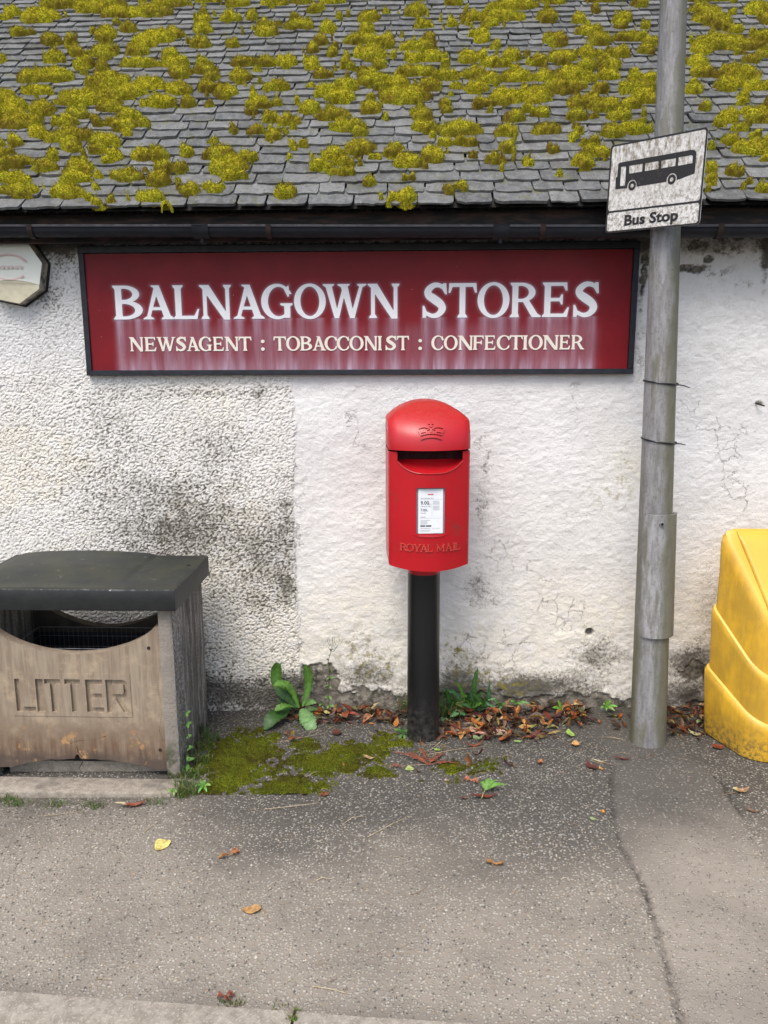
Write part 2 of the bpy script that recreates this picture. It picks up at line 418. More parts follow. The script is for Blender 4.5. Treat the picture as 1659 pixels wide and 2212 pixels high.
X0W, X1W = -3.2, 3.2
def seam_x(z): return -.565 + .012*np.round(fbm(z*3+5, z*0+1, 2)*4-2)*.6 + .012*(fbm(z*30, z*0, 3)-.5)
def wall_mesh(parent):
    st = .005
    xs = np.concatenate([np.arange(X0W, -2.05, .03), np.arange(-2.05, 1.95, st), np.arange(1.95, X1W+.001, .03)]); xs[-1] = X1W; zs = np.arange(-.12, 2.36, st)
    X, Z = np.meshgrid(xs, zs)
    harl = sstep(.004, -.004, X-seam_x(Z))
    up = sstep(1.60, 1.68, Z+.04*(fbm(X*6, Z*6, 3)-.5))
    harl = np.clip(harl*(1-.5*up)+.25*up, 0, 1)
    d = 0*X
    # undulation
    d += -.012*(fbm(X*1.6, Z*1.6, 3, 1)-.5) - .007*(fbm(X*9, Z*9, 4, 2)-.5)
    rough_low = sstep(.75, .0, Z)*(1-harl*.7)
    d += -rough_low*.020*(fbm(X*13, Z*16, 4)-.45)
    d += -harl*.004
    cw = cells(X*92+1.2*fbm(X*30, Z*30, 2), Z*108+1.2*fbm(X*30+9, Z*30, 2), 1); cw2 = cells(X*57+3+fbm(X*20, Z*20, 2), Z*66, 2)
    peb = np.clip(1-cw*1.25, 0, 1)**.6*.7+np.clip(1-cw2*1.1, 0, 1)**.7*.3
    smo = fbm(X*34, Z*50, 4, 1)
    d += -harl*.0048*(peb-.4+.7*(fbm(X*150, Z*150, 2)-.5)) - (1-harl)*.0045*(smo-.5+.5*(fbm(X*110, Z*150, 2)-.5))
    hol = np.where(harl > .5, sstep(.74, .36, peb), sstep(.56, .38, smo))
    hole = np.hypot(X-.822, (Z-.40)); d += .02*sstep(.021, .014, hole)
    # dirt blobs: photograph positions carried on to the wall plane
    dirt = 0*X; warm = 0*X; moss = 0*X
    def blob(A, px, py, rx, ry, amt):
        c = on_y(px, py, 0); a = on_y(px+rx, py, 0)[0]-c[0]; b = c[2]-on_y(px, py+ry, 0)[2]
        q = ((X-c[0])/a)**2+((Z-c[2])/b)**2
        A += amt*np.exp(-q*1.1)
    for b in [(370,1060,50,25,.10),(430,1080,150,80,.22),(480,1120,200,150,.14),(200,1000,150,120,.12),(320,1150,110,50,.20),(580,1190,70,80,.38),(620,1270,30,40,.35),(430,1150,120,70,.28),(470,960,140,80,.12),(250,1050,120,60,.2),(1300,1380,90,60,.3),(860,1340,60,40,.25),(780,1400,70,40,.35),(640,1480,30,30,.5),(480,960,70,60,.22),(250,940,90,60,.22),(130,700,50,60,.22),(90,640,50,40,.45),
              (520,1280,120,60,.30),(620,1110,25,90,.3),(560,1340,60,50,.2),(470,1490,90,30,.45),(600,1500,60,40,.40),(1038,1110,22,120,.42),(1030,1260,40,30,.5),(1050,1300,60,25,.35),
              (200,870,120,40,.15),(480,850,300,14,.30),(900,838,500,12,.22),(1385,640,14,140,.55),(1385,800,14,50,.35),(1240,1100,90,60,.18),(1100,1000,250,250,.10),(1200,1300,300,60,.16),(800,1250,150,120,.12),(1550,1100,120,200,.14),(1330,1230,60,60,.2),
              (1290,1420,70,40,.42),(1220,1480,80,40,.45),(1120,1480,70,30,.62),(1000,1440,60,50,.50),(980,1500,60,40,.60),(820,1450,60,35,.30),(770,1460,80,25,.35),(1490,1430,60,45,.75),(1530,1300,40,120,.40),(1480,1500,60,30,.5),
              (1540,590,40,10,.6),(1500,540,120,22,.35),(1600,610,60,12,.3),(1655,560,12,60,.9),(1640,870,12,8,1.0),(1640,960,60,60,.12),
              (60,900,100,200,.12),(300,1200,200,60,.25),(200,1110,120,60,.12),(410,1400,80,60,.2),(140,570,60,70,.35),(90,520,80,20,.8),
              (1050,1000,14,60,.3),(945,870,60,14,.2),(860,1120,20,200,.12),(700,880,60,14,.2),(560,860,12,30,.3)]: blob(dirt, *b)
    dirt += np.where(X < -.58, .22, .42)*sstep(.20, -.02, Z+.10*(fbm(X*7, Z*7, 3)-.5))
    dirt += .30*sstep(.50, .02, Z)+.10*(X < -.57)*(Z < 1.6)
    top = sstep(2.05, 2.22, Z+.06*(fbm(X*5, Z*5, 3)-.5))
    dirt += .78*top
    warm += (.42+.75*sstep(.40, .62, fbm(X*1.7, Z*1.7, 3, 2)+.25*sstep(-1.6, -.9, X)-.1))*sstep(-.54, -.60, X)*sstep(1.7, 1.55, Z)+.22*(X > -.55)*sstep(1.3, .7, Z)+.95*sstep(.80, .10, Z)+.6*top
    for b in [(780,1290,120,60,.4),(1330,1330,120,60,.45),(1400,1010,40,60,.9),(1180,1280,60,50,.4),(1500,1300,120,80,.4),(1440,830,30,20,.9),(1340,1000,60,80,.5)]: blob(warm, *b)
    for b in [(825,1445,50,22,.95),(780,1400,60,60,.6),(1000,1420,50,60,.6),(1060,1480,60,30,.8),(1350,1010,16,60,.65),(1320,1070,50,30,.5),(975,1395,30,20,.7),(1440,830,16,12,.8),(1110,1480,60,40,.5),(1060,1500,50,30,.6)]: blob(moss, *b)
    lim = .052+.06*fbm(X*5, Z*0, 3)+.10*(fbm(X*22, Z*26, 4)-.5) - .035*sstep(.9, 1.3, X)
    bare = sstep(.006, -.006, Z-lim)*(X > -.58)
    bb = np.exp(-(((X-(-.47))/.13)**2+((Z-.14)/.10)**2)*1.0); bare = np.maximum(bare, sstep(.44, .5, bb+.5*(fbm(X*22, Z*22, 3)-.5))*(X > -.56))
    for (px, py, rx, ry) in [(1505,1450,36,26),(1560,1420,20,40),(1500,580,30,10),(1530,560,10,8),(1395,560,10,16),(1390,600,8,30)]:
        c = on_y(px, py, 0); q = np.hypot((X-c[0])/(rx*.0021), (Z-c[2])/(ry*.0021))
        bare = np.maximum(bare, sstep(1.0, .8, q+1.1*(fbm(X*45, Z*45, 3)-.5)))
    bare = np.maximum(bare, .9*sstep(.021, .016, hole))
    d += bare*.009
    crack = 0*X
    def crackline(pts, w=.020, jit=.02):
        nonlocal crack
        P = [on_y(px, py, 0) for px, py in pts]
        for a, b in zip(P[:-1], P[1:]):
            n = 4
            for i in range(n):
                p = a+(b-a)*i/n; q = a+(b-a)*(i+1)/n
                m = (X > min(p[0], q[0])-.03) & (X < max(p[0], q[0])+.03) & (Z > min(p[2], q[2])-.03) & (Z < max(p[2], q[2])+.03)
                x = X[m]+jit*(fbm(X[m]*40, Z[m]*40, 2)-.5)*2; z = Z[m]+jit*(fbm(X[m]*40+9, Z[m]*40, 2)-.5)*2
                e = (q-p)[[0, 2]]; t = np.clip(((x-p[0])*e[0]+(z-p[2])*e[1])/(e@e), 0, 1)
                dd = np.hypot(x-p[0]-t*e[0], z-p[2]-t*e[1]); crack[m] = np.maximum(crack[m], .7*sstep(w*2.4, w*.6, dd))
    crackline([(1018,905),(1016,925),(1022,940),(1040,955),(1050,975),(1053,1000)])
    crackline([(1505,580),(1540,572),(1570,580)]); crackline([(760,895),(764,945),(790,965)]); crackline([(1600,930),(1590,980),(1570,1010)])
    crackline([(646,1000),(645,1100),(641,1180)], .02); crackline([(642,1290),(648,1350),(640,1420)], .02); crackline([(648,1420),(655,1450),(700,1460)], .02)
    crackline([(1090,1370),(1085,1420),(1100,1450)]); crackline([(1000,1380),(1080,1440),(1130,1400)], .06); crackline([(1480,880),(1560,950),(1600,1100)], .06); crackline([(1060,1180),(1250,1350)], .07); crackline([(1240,840),(1225,870),(1235,900)], .02)
    V = np.stack([X, d-.0, Z], -1).reshape(-1, 3); F = grid(len(xs), len(zs))
    return mk('wall', V, F, WALLM, parent, 180, attrs=dict(hol=hol, harl=harl, dirt=np.clip(dirt, 0, 1.2), warm=np.clip(warm, 0, 1), bare=np.clip(bare, 0, 1), crack=crack, moss=np.clip(moss, 0, 1)))

shop = thing('shop_building', 'white harled cottage shop with a mossy grey slate roof and black gutter', 'building', (0, .3, 0))
wall = wall_mesh(shop)
PLAIN = simple('wall_render_plain', (.7, .69, .67), .9, .1, 12, .002)
g = G()
g.add([(X0W, .0, -.12), (X0W, 5.6, -.12), (X0W, 5.6, 2.30), (X0W, .0, 2.30), (X0W, 2.65, 4.65)], [(0, 1, 2, 4, 3)])
g.add([(X1W, .0, -.12), (X1W, 5.6, -.12), (X1W, 5.6, 2.30), (X1W, .0, 2.30), (X1W, 2.65, 4.65)], [(0, 3, 4, 2, 1)])
g.add([(X0W, 5.6, -.12), (X1W, 5.6, -.12), (X1W, 5.6, 2.30), (X0W, 5.6, 2.30)], [(0, 1, 2, 3)])
g.build('gable_and_rear_wall', PLAIN, shop)

# ------------------------------------------------------------------ roof
def rp(x, s, h=0.0): return (x, EAVE_Y+s*RS[1]+h*RN[1], EAVE_Z+s*RS[2]+h*RN[2])
SLEN = 3.85
def slate_mat():
    k = M('roof_slate', .62, .35)
    oi = k.n('ObjectInfo').outputs['Random']
    r = k.math('FRACT', k.math('ADD', k.isl, oi))
    c = k.cramp(r, [(0, (.072, .074, .073)), (.3, (.100, .104, .102)), (.6, (.130, .133, .129)), (.85, (.175, .177, .170)), (1, (.120, .116, .105))])
    pz = k.scaled((1, .8, .8)); n = k.noise(28, 6, .68, pz); n2 = k.noise(120, 4, .6, pz)
    c = k.mix(k.ramp(n, .35, .7), c, k.mix(.5, c, (.27, .275, .265)))
    c = k.mix(k.math('MULTIPLY', k.ramp(k.noise(60, 5, .75), .50, .64), .55), c, (.07, .068, .06)); c = k.mix(k.math('MULTIPLY', k.ramp(k.noise(9, 5, .6), .5, .72), .6), c, (.07, .068, .06))
    lich = k.ramp(k.vor(60, k.scaled((1, 1, 1))), .17, .08); c = k.mix(k.math('MULTIPLY', lich, k.ramp(k.noise(7, 3), .45, .62)), c, (.38, .39, .36))
    c = k.mix(k.math('MULTIPLY', k.ramp(k.noise(16, 5, .7), .56, .68), .7), c, (.13, .13, .04))
    nz = k.sep(k.nrm)[2]
    k.color(c); k.rough(k.ramp(n2, .3, .7, .5, .78))
    b = k.bump(n, .012, .9); k.bump(n2, .003, .8, b)
    return k.m
SLATE = slate_mat()
DECK = simple('roof_underlay', (.05, .048, .046), .95, .2, 20, 0)
roof = bpy.data.meshes.new('roof')
g = G()
a, b, c2, d2 = rp(X0W-.05, .02, -.02), rp(X1W+.05, .02, -.02), rp(X1W+.05, SLEN, -.02), rp(X0W-.05, SLEN, -.02)
e2 = (X1W+.05, 2*c2[1]-a[1], a[2]); f2 = (X0W-.05, 2*c2[1]-a[1], a[2])
g.add([a, b, c2, d2, e2, f2], [(0, 1, 2, 3), (3, 2, 4, 5)])
roof = g.build('roof', DECK, shop, 0)
def slate_shape(r):
    """unit plate: x in -0.5..0.5, y 0 (tail) .. 1, top at z 0"""
    c1, c3 = r.uniform(.015, .07), r.uniform(.015, .07); q = r.random()
    if q < .22: c1 = r.uniform(.10, .24)
    elif q < .44: c3 = r.uniform(.10, .24)
    sk = r.uniform(-.03, .03)
    tail = [(-.5, .30), (-.5+sk*.3, .12+c1*.8), (-.5+c1*.35, .04+r.uniform(0, .03)), (-.5+c1, r.uniform(-.01, .03))]
    for t in (-.18, 0.05, .25): tail.append((t+r.uniform(-.06, .06), r.uniform(-.04, .045)))
    tail += [(.5-c3, r.uniform(-.01, .03)), (.5-c3*.35, .04+r.uniform(0, .03)), (.5+sk*.3, .12+c3*.8), (.5, .30)]
    pts = tail+[(.5, 1), (-.5, 1)]; n = len(pts)
    V = [(x, y, r.uniform(-.0012, .0012)) for x, y in pts]+[(x*1.0, y+.01*r.uniform(0, 1), -1) for x, y in pts]
    F = [tuple(range(n))]+[(i, i+n, (i+1) % n+n, (i+1) % n) for i in range(n)]
    return V, F
SV = []
for i in range(16):
    V, F = slate_shape(rnd); me = bpy.data.meshes.new('slate'); me.from_pydata(V, [], F)
    me.materials.append(SLATE); SV.append((V, F, me))
slates = []
s = 0.0; row = 0
while s < SLEN-.05:
    ex = .0795-.0090*min(s, 2.4)+rnd.uniform(-.003, .003)
    x = X0W-.06+rnd.uniform(-.1, 0); mw_ = .170-.024*min(s, 2.4)
    while x < X1W+.05:
        wd = max(.075, rnd.gauss(mw_, .034)); wd = min(wd, .27)
        slates.append((row, x+wd/2, s+rnd.uniform(-.005, .005), wd-rnd.uniform(.003, .010), ex, rnd.uniform(.006, .013), rnd.uniform(-.035, .035), rnd.randrange(16))); x += wd
    s += ex; row += 1
def slate_matrix(q):
    row, x, s, wd, ex, th, rot, v = q
    lift = .012+th*.6; L = ex*1.75; tilt = math.asin(min(.6, (lift)/(ex*1.9)))
    p = Vector(rp(x, s, lift))
    return Matrix.Translation(p) @ Matrix.Rotation(RP-tilt+rot*.6, 4, 'X') @ Matrix.Rotation(rot, 4, 'Z') @ Matrix.Rotation(rot*1.0, 4, 'Y') @ Matrix.Diagonal((wd, L, th, 1))
vis = []; rest = []
for q in slates:
    px, py = project(rp(q[1], q[2]))
    (vis if (-60 < px < 1720 and py > -20) else rest).append(q)
vis.sort(key=lambda q: (q[0], q[1])); rest += vis[300:]; vis = vis[:300]
par_inv = Matrix.Translation(Vector((0, .3, 0))).inverted()
for q in vis:
    o = bpy.data.objects.new('slate', SV[q[7]][2]); COL.objects.link(o); o.parent = roof
    # roof object sits at the world origin (its own offset cancels the building's)
    o.matrix_local = slate_matrix(q)
V = []; F = []
for q in rest:
    m = np.array(slate_matrix(q)); v, f, _ = SV[q[7]]; b = len(V)
    vv = np.c_[np.array(v), np.ones(len(v))]@m.T; V += vv[:, :3].tolist(); F += [tuple(i+b for i in t) for t in f]
# far side of the roof, never in view: plain courses
o = mk('upper_slates', V, F, SLATE, roof, 0); o['kind'] = 'stuff'
RIDGE = simple('ridge_tile_clay', (.22, .2, .19), .8, .15, 20, .002)
g = G(); ry, rz = c2[1], c2[2]
for i in range(15):
    xa = X0W-.05+i*.434; g.add([(xa+e, ry+.14*sin(t)*(1+.0), rz-.10+.15*cos(t)+k2) for e, k2 in ((0, .0), (.43, .006)) for t in np.linspace(-1.25, 1.25, 7)], [(j, j+1, j+8, j+7) for j in range(6)])
g.build('ridge_tiles', RIDGE, roof, 40)

# fascia, gutter
FASC = M('fascia_paint', .6, .3); f = FASC.noise(14, 5, .65, FASC.scaled((.5, 1, 3))); FASC.color(FASC.mix(FASC.ramp(f, .42, .62), (.018, .016, .016), (.075, .045, .036))); FASC.bump(f, .002); FASC = FASC.m
BLACKP = simple('black_gutter_paint', (.016, .018, .024), .6, .2, 18, .0006, spec=.25)
RUST = simple('rusty_bracket', (.032, .018, .015), .8, .3, 60, .001)
g = G(); g.box((X0W-.03, -.118, 2.17), (X1W+.03, -.092, 2.285)); g.build('fascia', FASC, shop, 0)
g = G(); g.box((X0W, -.092, 2.235), (X1W, .02, 2.26)); g.build('soffit', FASC, shop, 0)
def gutz(x): return 2.2075-.0092*x*1.0
R_G = .037
g = G(); prof = [(-.185+R_G*cos(t), R_G*sin(t)) for t in np.linspace(pi, 2*pi, 11)]; prof = [(-.226, .006), (-.226, .0)]+prof
prof2 = [(y*1.0+.004 if i > 1 else y+.003, z+.004) for i, (y, z) in enumerate(prof)]
xs = np.linspace(X0W-.04, X1W+.04, 40)
V = []
for x in xs:
    z0 = gutz(x)+.002*(vnoise(x*1.3, 0)-.5)
    V += [(x, y, z0+z) for y, z in prof]+[(x, y, z0+z) for y, z in prof2[::-1]]
n = len(prof)*2
F = [(i*n+k, (i+1)*n+k, (i+1)*n+(k+1) % n, i*n+(k+1) % n) for i in range(len(xs)-1) for k in range(n)]
g.add(V, F); gut = g.build('gutter', BLACKP, shop, 40)
for px, kind in ((430, 0), (1084, 0), (1174, 1), (578, 1), (60, 1), (1560, 1)):
    x = on_y(px, 490, -.235)[0]; g = G(); rr = R_G+.006; wd = .034 if kind == 0 else .011
    pr = [(-.185+rr*cos(t), rr*sin(t)-.0) for t in np.linspace(pi, 2*pi, 11)]; pr = [(-.231, .009)]+pr
    V = [(x+e, y, gutz(x)+z) for e in (-wd, wd) for y, z in pr]+[(x+e, y*.97-.0055, gutz(x)+z+.003) for e in (-wd, wd) for y, z in pr]; n = len(pr)
    F = [(k, k+1, n+k+1, n+k) for k in range(n-1)]+[(k, 2*n+k, 2*n+k+1, k+1) for k in range(n-1)]+[(n+k, n+k+1, 3*n+k+1, 3*n+k) for k in range(n-1)]
    g.add(V, F)
    if kind == 0: g.tube([(x, -.19, gutz(x)-rr-.016), (x, -.19, gutz(x)-rr+.004)], .008, 8)
    g.build('gutter_joint' if kind == 0 else 'gutter_bracket', BLACKP if kind == 0 else RUST, gut, 30)

# ------------------------------------------------------------------ moss on the roof
Z1 = [(90,840,90,30),(300,850,80,25),(395,875,35,12),(650,870,70,25),(820,843,50,20),(935,833,40,15),(1235,847,55,28),(1000,783,45,15),(1000,740,100,38),(960,685,70,25),(1070,700,35,22),(690,795,60,25),(720,745,55,22),(785,748,30,16),(555,780,75,22),(345,745,65,45),(330,790,80,20),(80,720,110,15),(200,740,60,22),(60,790,90,25),(475,715,25,8),(510,687,35,15),(625,690,50,20),(700,690,35,25),(805,675,32,22),(235,680,25,12),(20,685,30,18),(310,640,45,22),(320,660,40,15),(460,630,75,25),(430,668,40,15),(70,630,30,18),(170,590,38,22),(15,640,20,15),(330,600,90,20),(235,615,40,14),(560,590,25,15),(630,555,35,15),(540,560,60,22),(570,517,55,16),(440,548,30,12),(290,545,70,18),(345,510,60,20),(90,540,110,35),(190,490,65,22),(60,480,70,35),(20,445,60,35),(170,410,70,15),(480,480,70,20),(400,440,150,35),(560,415,80,28),(470,370,100,35),(320,455,80,18),(700,460,70,22),(820,460,35,15),(650,380,70,18),(780,400,65,22),(900,395,45,20),(975,420,60,24),(925,350,38,15),(1040,350,52,22),(885,322,60,15),(790,330,60,25),(760,290,60,20),(885,292,40,15),(600,295,90,14),(370,300,50,25),(450,305,35,15),(240,345,90,25),(140,350,60,25),(240,270,50,20),(340,245,35,15),(460,245,65,25),(600,240,60,22),(740,255,40,14),(640,200,60,25),(690,180,90,20),(750,165,60,18),(870,205,50,18),(880,145,45,18),(1015,207,25,10),(560,140,40,14),(460,170,55,25),(310,195,30,12),(230,195,45,20),(90,160,40,12),(180,90,90,25),(60,75,40,18),(430,45,130,30),(290,30,120,22),(520,75,80,18),(660,65,100,22),(740,30,80,20),(900,15,60,12),(1030,25,55,20),(880,100,40,16),(990,98,45,12),(1090,92,30,12),(1150,125,40,14),(1155,155,50,14),(1290,130,75,12),(1280,97,30,8),(1190,30,60,14),(1300,15,60,14),(1440,18,60,16),(1360,55,25,10),(1420,142,45,14),(1580,145,35,16),(1590,95,60,16),(1570,190,90,14),(1350,235,30,14),(1385,195,40,16),(1435,245,30,12),(1350,295,35,22),(1240,290,45,20),(1150,290,60,16),(1060,290,70,14),(1390,340,38,16),(1495,295,35,16),(1600,250,80,30),(1640,300,30,18),(1590,340,50,14),(1600,370,60,22),(1500,390,60,18),(1420,405,55,12),(1200,390,60,14),(1470,440,70,20),(1100,435,25,10),(1340,487,50,18),(1440,515,80,18),(1600,490,50,25),(1120,470,60,18),(1090,497,30,14),(1170,522,45,16),(1250,540,50,18),(1510,565,80,22),(1560,590,40,14),(1110,588,50,12),(1180,605,40,20),(1010,577,25,10),(1265,640,18,10),(1560,660,80,25),(1440,690,50,22),(1500,720,40,22),(1385,735,45,22),(1460,757,50,10),(1595,805,30,15)]
Z2 = [(40,675,45,20),(105,720,75,28),(215,690,50,28),(95,873,48,25),(30,880,20,12),(285,838,28,14),(130,787,15,6),(480,708,58,18),(535,660,42,18),(613,717,14,8),(905,677,72,20),(855,722,55,22),(720,667,18,8),(280,637,22,10),(365,632,18,8),(320,580,110,22),(175,570,60,22),(165,520,48,25),(525,585,65,20),(555,528,62,18),(705,578,70,20),(815,610,30,12),(985,590,62,24),(1085,575,40,18),(1140,580,25,10),(905,633,35,10),(830,522,50,18),(1010,520,55,20),(680,510,32,12),(625,488,25,10),(430,465,60,15),(265,467,38,14),(90,430,120,40),(60,380,60,25),(200,390,60,25),(140,330,100,16),(260,345,60,16),(390,340,70,18),(450,360,60,20),(560,350,80,18),(520,440,80,35),(400,400,60,20),(650,430,80,35),(750,395,70,25),(820,390,60,25),(690,350,50,20),(800,340,80,25),(870,460,90,22),(960,480,70,22),(930,400,40,16),(1050,400,40,18),(1130,440,60,28),(1060,470,60,16),(1110,400,50,14),(960,345,60,16),(880,300,60,18),(990,300,40,14),(760,270,70,22),(660,283,45,18),(550,260,50,18),(470,290,45,14),(360,270,50,22),(220,265,60,18),(130,270,40,16),(420,255,30,14),(420,180,38,24),(480,212,22,12),(745,190,58,30),(880,245,45,18),(950,275,40,14),(930,190,60,20),(880,155,70,14),(1010,245,60,14),(1050,180,70,14),(1130,235,40,12),(1080,345,28,16),(1145,355,35,16),(1150,200,50,14),(170,220,60,16),(20,200,30,30),(110,220,30,12),(200,190,30,12),(130,65,50,25),(300,18,45,16),(290,122,28,12),(170,128,45,14),(380,92,60,16),(460,122,45,12),(520,90,90,18),(700,92,52,20),(570,40,110,20),(730,18,60,14),(930,10,80,12),(840,105,30,12),(910,60,25,12),(1030,95,45,14),(1020,125,30,12),(1110,35,22,10),(1120,128,12,6),
 (1400,90,80,40),(1450,120,60,20),(1350,60,50,14),(1600,60,60,22),(1640,100,30,18),(1440,200,120,25),(1370,230,60,25),(1560,215,90,20),(1640,185,40,20),(1510,150,35,12),(1350,290,45,22),(1370,330,50,20),(1520,340,110,30),(1480,385,70,25),(1590,390,50,18),(1630,255,40,14),(1580,275,45,12),(1330,405,45,20),(1545,430,35,12),(1380,483,30,12),(1485,518,50,20),(1610,520,60,30),(1440,558,20,10),(1540,568,40,14),(1480,625,45,20),(1580,660,90,30),(1640,640,40,15),(1400,745,40,18),(1400,790,25,18),(1505,762,48,20),(1635,830,50,18),(1440,10,60,12),(1330,10,30,10),
 (1720,600,60,30),(1760,400,90,40),(1740,200,80,30),(1800,700,70,22),(1750,60,90,30)]
def moss_mat(name, hi, lo, brown):
    k = M(name, .95, .15)
    h = k.attr('h'); n = k.noise(26, 4, .65); n2 = k.noise(190, 3, .6); n3 = k.noise(5, 3, .6)
    c = k.mix(k.ramp(n, .38, .62), lo, hi)
    c = k.mix(k.ramp(k.math('ADD', n3, k.math('MULTIPLY', n, .5)), .62, .86), c, brown)
    c = k.mix(k.math('MULTIPLY', k.ramp(k.noise(11, 4, .6), .45, .65), .6), c, (hi[0]*.68, hi[1]*.82, hi[2])); c = k.mix(k.math('MULTIPLY', k.ramp(h, .3, .8), .45), c, hi)
    c = k.mix(k.ramp(n2, .58, .38), c, tuple(q*.45 for q in lo))
    k.color(c); k.b.inputs['Subsurface Weight'].default_value = 0
    k.bump(n2, .006, 1.0)
    return k.m
MOSS = moss_mat('roof_moss', (.68, .59, .032), (.33, .31, .016), (.17, .105, .020))
st = .0062
ux = np.arange(-2.95, 2.95, st); us = np.arange(-.02, 2.75, st)
U, S = np.meshgrid(ux, us); Hm = np.full(U.shape, -1.0)
ell = [(z[0]/2, z[1]/2, z[2]/2, z[3]/2) for z in Z1]+[(829.5+z[0]/2, z[1]/2, z[2]/2, z[3]/2) for z in Z2]
erng = random.Random(3)
wu = U+.030*(fbm(U*20, S*24, 3, 1)-.5); ws = S+.022*(fbm(U*24+5, S*24, 3, 2)-.5)
lump = fbm(U*48, S*55, 3); lump2 = fbm(U*17, S*22, 2, 1)
E = []
for (px, py, rx, ry) in ell:
    x, s = on_roof(px, py); a = on_roof(px+rx, py)[0]-x; b = abs(on_roof(px, py-ry)[1]-s)
    E.append((x, s-.004, a*.94, b*.82))
for i in range(650):                               # crumbs round the cushions
    x, s, a, b = erng.choice(E[:len(ell)]); E.append((x+erng.gauss(0, a*1.1), s+erng.gauss(0, b*1.3), erng.uniform(.006, .030), erng.uniform(.005, .014)))
for i in range(110):                               # beyond the picture's edges
    x, s = erng.uniform(-2.95, 2.95), erng.uniform(.2, 2.75)
    px, py = project(rp(x, s))
    if -20 < px < 1680 and py > -15: continue
    E.append((x, s, erng.uniform(.04, .14), erng.uniform(.03, .08)))
for x, s, a, b in E:
    i0, i1 = np.searchsorted(ux, [x-a*1.5, x+a*1.5]); j0, j1 = np.searchsorted(us, [s-b*1.6, s+b*1.6])
    sl = (slice(j0, j1), slice(i0, i1))
    q = np.hypot((wu[sl]-x)/a, (ws[sl]-s)/b)
    hh = (1-q*q)+.55*(lump2[sl]-.5)+.50*(lump[sl]-.5)
    Hm[sl] = np.maximum(Hm[sl], np.clip(hh, -1, 1)*min(1.0, .55+b*8))
T = np.clip(Hm, 0, 1)
thick = .003+.042*np.sqrt(T)*(.40+1.0*lump)
act = Hm > 0
fm = act[:-1, :-1] | act[1:, :-1] | act[:-1, 1:] | act[1:, 1:]
hgt = np.where(act, .012+thick, -.004)
Yp = EAVE_Y+S*RS[1]+hgt*RN[1]; Zp = EAVE_Z+S*RS[2]+hgt*RN[2]
V = np.stack([U, Yp, Zp], -1).reshape(-1, 3); F = grid(len(ux), len(us))[fm.ravel()]
used = np.unique(F); rem = np.full(len(V), -1); rem[used] = np.arange(len(used)); V = V[used]; F = rem[F]
hv = T.ravel()[used]
# short shoots over the cushions
nb = 260000
cand = used[hv > .02]; cp = V[rem[cand]]; ch = T.ravel()[cand]
idx = rs.randint(0, len(cand), nb); P = cp[idx]+rs.normal(0, .0045, (nb, 3))
up = np.array([0, -.15, 1.0])[None]+rs.normal(0, .42, (nb, 3)); up[:, 1] -= .25; up /= np.linalg.norm(up, axis=1)[:, None]
side = np.cross(up, rs.normal(0, 1, (nb, 3))); side /= np.linalg.norm(side, axis=1)[:, None]
L = rs.uniform(.005, .014, nb)[:, None]; W2 = .0014
BV = np.concatenate([P-side*W2, P+side*W2, P+up*L], 0); nV = len(V)
BF = np.stack([np.arange(nb), np.arange(nb)+nb, np.arange(nb)+2*nb], -1)+nV
me = bpy.data.meshes.new('roof_moss'); AV = np.concatenate([V, BV])
tri = np.concatenate([F[:, [0, 1, 2]], F[:, [0, 2, 3]], BF]); fastmesh(me, AV, tri)
a = me.attributes.new('h', 'FLOAT', 'POINT'); a.data.foreach_set('value', np.concatenate([hv, np.tile(ch[idx], 3)]))
me.polygons.foreach_set('use_smooth', [True]*len(me.polygons))
tag(link('roof_moss', me, MOSS), 'yellow green moss cushions spread over the grey roof slates', 'moss', kind='stuff')

